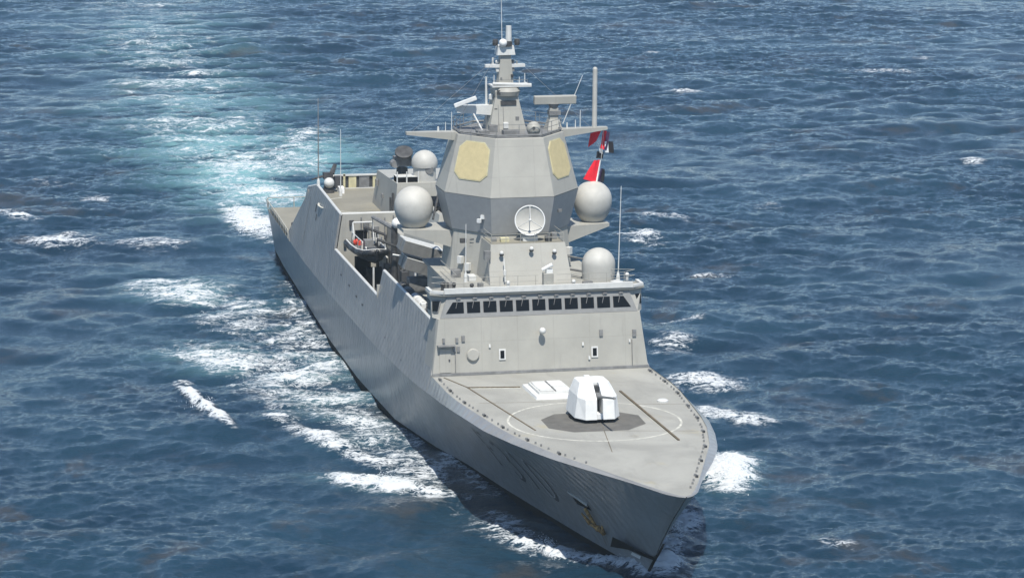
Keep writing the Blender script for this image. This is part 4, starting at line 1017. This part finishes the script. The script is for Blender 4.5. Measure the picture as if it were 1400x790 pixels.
# clutter in the boat bay: lockers, davit posts, pipes and bottles against the inner wall and the fore wall
rg = random.Random(5)
for k in range(16):
    x = 48.2 + rg.random() * 20; y = -3.5 - rg.random() * 1.0; h_ = .6 + rg.random() * 2.2; w_ = .3 + rg.random() * .7
    b = MB(); b.box(x - w_ / 2, x + w_ / 2, y - w_ / 3, y + w_ / 3, 7.2, 7.2 + h_); b.tube((x, y, 7.2 + h_), (x, y, 7.7 + h_), .1, .08, 6)
    b.build("bay_equipment", (DARK, MID, DARK, LAUNCH, LIGHT)[k % 5], ship, bevel=.03)
for y, z0, z1 in ((-2.6, 9.0, 12.2), (-3.4, 8.4, 12.0), (-5.6, 10.0, 12.1), (-4.9, 8.0, 11.6)):
    b = MB(); b.tube((47.45, y, z0), (47.45, y, z1), .07, .07, 6); b.build("wall_pipe", MID, bayw)
for y, z in ((-5.2, 11.4), (-6.5, 11.6), (-3.0, 10.3), (-2.4, 11.7)):
    b = MB(); b.obox((47.45, y, z), (.25, .4, .5)); b.build("wall_box", DARK if z > 11.5 else LAUNCH, bayw)
for s in (-1, 1):
    b = MB(); b.path([(55 + s * 3.2, -4.2, 7.2), (55 + s * 3.2, -4.2, 11.2), (55 + s * 3.2, -6.2, 12.0)], .13, 6); b.tube((55 + s * 3.2, -6.2, 12.0), (55 + s * 3.2, -6.2, 10.2), .03, .03, 4); b.build("boat_davit", DARK, ship)

# after superstructure: casing with director, small radome and deck gun
b = MB(); b.ring_prism([[(47.0, -2.4, 11.3), (47.0, 4.5, 11.3), (35.0, 4.5, 11.3), (35.0, -2.2, 11.3)], [(46.7, -2.1, 15.0), (46.7, 4.2, 15.0), (36.0, 4.2, 14.6), (36.0, -1.9, 14.6)]])
ac = b.build("after_casing", GREY, ship)
b = MB(); b.box(45.7, 46.0, -2.42, -2.26, 11.5, 14.0); b.box(44.6, 44.9, -2.42, -2.28, 11.4, 13.4); b.build("casing_duct", DARK, ac)
b = MB(); b.box(37, 37.5, -2.3, -2.1, 13.3, 13.9); b.box(40, 40.4, -2.32, -2.1, 12.6, 13.0); b.build("casing_vent", MID, ac)
b = MB(); prof = [(1.05, -1.7), (1.05, -.2)] + [(1.22 * math.cos(R(t)), 1.22 * math.sin(R(t))) for t in np.linspace(-15, 90, 12)]
b.lathe((45.3, .75, 16.6), prof, 24); rd = b.build("satellite_radome", RADOME, ship, smooth='auto')
b = MB(); b.lathe((46.3, 1.0, 16.1), [(.42, 0), (.36, .1)], 14, (1, 0, 0)); b.build("access_hatch", MID, rd)
b = MB(); b.lathe((43.5, -1.0, 15.0), [(.7, 0), (.55, .5), (.5, 1.0)], 12); fd_ = b.build("fire_director", DARK, ship)
b = MB(); b.obox((43.5, -1.0, 16.6), (1.0, 1.6, .9)); b.tube((43.3, -1.8, 16.4), (44.3, -1.8, 16.4), .35, .35, 10); b.tube((43.3, -.25, 16.5), (44.2, -.25, 16.5), .22, .22, 10); b.build("director_head", MID, fd_)
b = MB(); dd = Vector((44.3, -.95, 17.3)); b.lathe(dd, [(.05, 0), (.4, .08), (.72, .28), (.78, .26), (.4, .0)], 18, (.55, -.1, .85)); b.build("director_dish", LAUNCH, fd_, smooth='auto')
b = MB(); b.lathe((44.32, -1.0, 17.36), [(.70, .1), (.84, .1), (.84, .3), (.74, .32)], 18, (.55, -.1, .85)); b.build("dish_rim", DARK, fd_)
b = MB()
for y in (-2.0, -1.1, .0): b.tube((46.2, y, 14.9), (46.2, y, 16.0), .07, .07, 6)
b.box(44.5, 46.0, -2.0, .2, 14.95, 15.5); b.build("director_rail", LIGHT, fd_)
b = MB(); b.box(44.6, 46.05, -2.0, .1, 14.96, 15.45); b.build("director_cabinet", BLACK, fd_)
b = MB(); b.lathe((28.6, -5.3, 11.3), [(.6, 0), (.5, .5), (.4, .9)], 12); wm = b.build("deck_weapon", DARK, ship)
b = MB(); b.sphere((28.9, -5.3, 12.3), .52, 14, 9); b.build("weapon_housing", LIGHT, wm, smooth=True)
b = MB(); b.obox((28.2, -5.3, 12.9), (.8, .9, .6)); b.tube((28.2, -5.6, 12.9), (28.4, -6.9, 12.6), .12, .08, 6); b.tube((28.2, -4.9, 13.1), (27.8, -4.5, 13.9), .28, .2, 6); b.obox((28.3, -4.3, 12.3), (.5, .7, 1.1)); b.build("weapon_mount", DARK, wm)
b = MB(); b.box(28.2, 29.5, -4.4, -3.9, 11.3, 11.9); b.build("ammunition_box", CWHITE, wm)
for x, y in ((35.5, -6.6), (38.5, -6.9), (41.5, -7.0)):
    b = MB(); b.box(x - .4, x + .4, y - .2, y + .3, 11.3, 11.65); b.build("deck_locker", DARK, ship)
# exhaust block hidden amidships
b = MB(); b.ring_prism([[(66, -3.0, 11.5), (66, 3.0, 11.5), (54, 3.0, 11.5), (54, -3.0, 11.5)], [(65, -2.0, 15.2), (65, 2.0, 15.2), (56, 2.0, 15.2), (56, -2.0, 15.2)]]); fn_ = b.build("funnel", GREY, ship)
b = MB(); b.box(57, 64, -1.6, 1.6, 15.2, 15.5); b.build("exhaust_outlet", BLACK, fn_)
b = MB(); b.path([(76.5, -5.0, 16.9), (75.0, -4.2, 19.0), (76.5, -4.2, 18.0), (75.5, -4.8, 17.3)], .1, 5); b.build("lattice_brace", DARK, ship)

# ------------------------------------------------------------------ rigid inflatable boat in the starboard bay
BOATZ = 0.95
boat = thing("inflatable_boat", (53, -6.0, 8.0 + BOATZ), "black rigid inflatable boat with an orange red bundle stowed in the frigate's side bay", "boat")
b = MB(); K = [(49.5, 1.35, .0), (52, 1.4, 0), (54.5, 1.3, .05), (56.2, .95, .2), (57.2, .12, .45)]
rows = [[(x, -6.0 - w, 9.1 + r), (x, -6.0 - w * .7, 8.6 + r), (x, -6.0, 8.25 + r * 1.2), (x, -6.0 + w * .7, 8.6 + r), (x, -6.0 + w, 9.1 + r)] for x, w, r in K]
b.grid(rows); b.poly(rows[0]); b.build("boat_hull", RUBBER, boat)
b = MB(); L_ = [(x, -6.0 - w, 9.25 + r) for x, w, r in K]; Rr = [(x, -6.0 + w, 9.25 + r) for x, w, r in K]
b.path(L_ + Rr[::-1], .30, 8); b.build("boat_tube", RUBBER, boat, smooth=True)
b = MB(); b.path([(x, y, z + .22) for x, y, z in L_ + Rr[::-1]], .10, 6); b.build("tube_grab_strip", LIGHT, boat)
b = MB(); b.poly([(x, y, 9.0 + r) for (x, w, r), y in zip(K, [-6 - k[1] for k in K])] + [(x, -6 + w, 9.0 + r) for x, w, r in reversed(K)]); b.build("boat_floor", MID, boat)
b = MB(); b.box(52.6, 53.6, -6.4, -5.6, 9.0, 10.1); b.build("helm_console", MID, boat)
for x in (51.6, 54.3):
    b = MB(); b.box(x - .4, x + .4, -6.5, -5.5, 9.0, 9.6); b.build("boat_seat", LIGHT, boat)
for x in (50.8, 52.2, 53.8, 55.3):
    for s in (-1, 1):
        b = MB(); b.tube((x, -6 + s * 1.15, 9.3), (x, -6 + s * 1.05, 10.4), .05, .05, 5); b.build("boat_stanchion", LIGHT if s > 0 else MID, boat)
b = MB(); b.path([(50.8, -7.05, 10.4), (53.8, -7.05, 10.4), (55.3, -6.9, 10.3)], .04, 5); b.build("boat_handrail", LIGHT, boat)
b = MB(); b.path([(50.3, -7.0, 9.3), (50.3, -6.9, 11.2), (50.3, -5.1, 11.2), (50.3, -5.0, 9.3)], .08, 6); b.path([(51.2, -6.9, 9.3), (50.3, -6.9, 11.2)], .06, 5); b.path([(51.2, -5.1, 9.3), (50.3, -5.1, 11.2)], .06, 5); b.build("roll_frame", LIGHT, boat)
b = MB(); b.box(49.2, 49.8, -6.5, -5.5, 9.2, 10.3); b.build("outboard_engine", BLACK, boat)
b = MB(); b.sphere((52.2, -6.95, 9.75), .3, 10, 7); b.obox((52.4, -6.7, 9.7), (.5, .4, .35)); b.build("life_vest_bundle", ORANGE, boat)
b = MB(); b.obox((55.2, -6.0, 9.5), (.9, .9, .5)); b.build("stowed_cover", DARK, boat)

for c_ in boat.children:
    c_.matrix_parent_inverse = Matrix.Translation((-53, 6.0, -8.0))

# ------------------------------------------------------------------ flags on the port halyard
b = MB(); hal = [(81.4, 8.2, 24.85), (81.2, 8.05, 22.4), (81.0, 7.8, 20.4), (80.8, 7.7, 19.9)]
b.path(hal, .02, 4); b.build("flag_halyard", LIGHT, ship)
def flag(pa, pb, pc, pd, bands, label, grp, rip=.12):
    """cloth between hoist pa(top)-pb(bottom) and fly pd(top)-pc(bottom); bands = [(u0,u1,material)] across the fly"""
    A_, B_, C_, D_ = map(Vector, (pa, pb, pc, pd)); nrm = (B_ - A_).cross(D_ - A_).normalized()
    mats = []; mb = MB(); n = 12
    def P(u, v, off): return tuple((A_ * (1 - u) + D_ * u) * (1 - v) + (B_ * (1 - u) + C_ * u) * v + nrm * (off + rip * u * math.sin(u * 7 + v * 2.0)))
    for u0, u1, m in bands:
        if m not in mats: mats.append(m)
        k = max(2, int(n * (u1 - u0)))
        us = [u0 + (u1 - u0) * i / k for i in range(k + 1)]
        for off in (0, .025): mb.grid([[P(u, v / 6, off) for v in range(7)] for u in us], mats.index(m))
    o = mb.build("signal_flag", mats, None)
    return tag(o, label, "flag", grp)
G = "signal flags on the port halyard"
flag((81.4, 8.05, 24.85), (81.4, 7.55, 23.8), (81.3, 6.9, 23.3), (81.3, 7.1, 24.45), [(0, 1, RED)], "small plain red flag flying inboard just under the port yardarm", G)
flag((81.3, 8.15, 24.7), (81.3, 7.95, 23.2), (81.2, 8.45, 23.0), (81.2, 8.7, 24.5), [(0, .6, RED), (.6, 1, PURPLE)], "red flag with a dark purple edge hanging from the yardarm tip", G)
flag((81.25, 8.3, 23.75), (81.25, 8.35, 22.85), (81.15, 9.1, 22.75), (81.15, 9.0, 23.7), [(0, .45, CWHITE), (.45, 1, CBLACK)], "white and black flag flying outboard below the yardarm tip", G)
flag((81.15, 7.8, 23.5), (81.1, 7.95, 22.8), (81.1, 8.15, 22.7), (81.15, 8.1, 23.4), [(0, 1, CWHITE)], "narrow plain white flag in the middle of the flag string", G)
flag((81.1, 7.7, 22.95), (81.05, 7.65, 22.35), (81.0, 8.2, 22.3), (81.05, 8.25, 22.85), [(0, 1, CBLACK)], "small plain black flag directly above the largest red flag", G)
flag((81.0, 8.05, 22.2), (80.9, 7.8, 20.3), (80.8, 6.65, 20.6), (80.9, 7.55, 22.15), [(0, .10, CWHITE), (.10, 1, RED)], "largest red flag with a white hoist edge flying above the port radome", G)
flag((81.0, 8.08, 21.5), (80.9, 7.9, 20.4), (80.8, 8.35, 20.3), (80.9, 8.4, 21.4), [(0, .5, PURPLE), (.5, 1, CBLACK)], "dark purple flag hanging beside the white hoist of the largest red flag", G)

# ------------------------------------------------------------------ spray thrown up at the bow and along the hull
rng = random.Random(3)
sp = MB()
def drop(x, y, z, s):
    p = [Vector((rng.uniform(-1, 1), rng.uniform(-1, 1), rng.uniform(-1, 1))).normalized() * s for _ in range(4)]
    sp.add([(x + q.x, y + q.y, z + q.z) for q in p], [(0, 1, 2), (0, 3, 1), (1, 3, 2), (0, 2, 3)])
def spray(x, y, sx, sy, h, n, s=.06):
    for _ in range(n):
        a_, b_ = rng.gauss(0, .36), rng.gauss(0, .36)
        z = h * abs(rng.gauss(0, .45)) * math.exp(-(a_ * a_ + b_ * b_))
        drop(x + a_ * sx, y + b_ * sy, z + .15, s * rng.uniform(.4, 1.4))
for a_ in ((101.0, 13.2, 4.5, 1.6, 1.9, 1500, .04), (114.2, 5.3, 2.0, .8, .8, 400, .045), (122.5, -.9, 1.6, .8, .8, 600, .035), (97.4, -13.2, 2.6, 2.4, .9, 400, .04), (68.2, -23.3, 2.5, 1.8, .8, 250, .04), (-15.0, -6.5, 6.0, 2.0, .7, 500, .06), (117.0, -5.0, 3.5, .8, .5, 500, .04)):
    spray(*a_)

o = sp.build("sea_spray", plain("spray_white", (.85, .87, .88), .8, var=.02), None); o['kind'] = 'stuff'
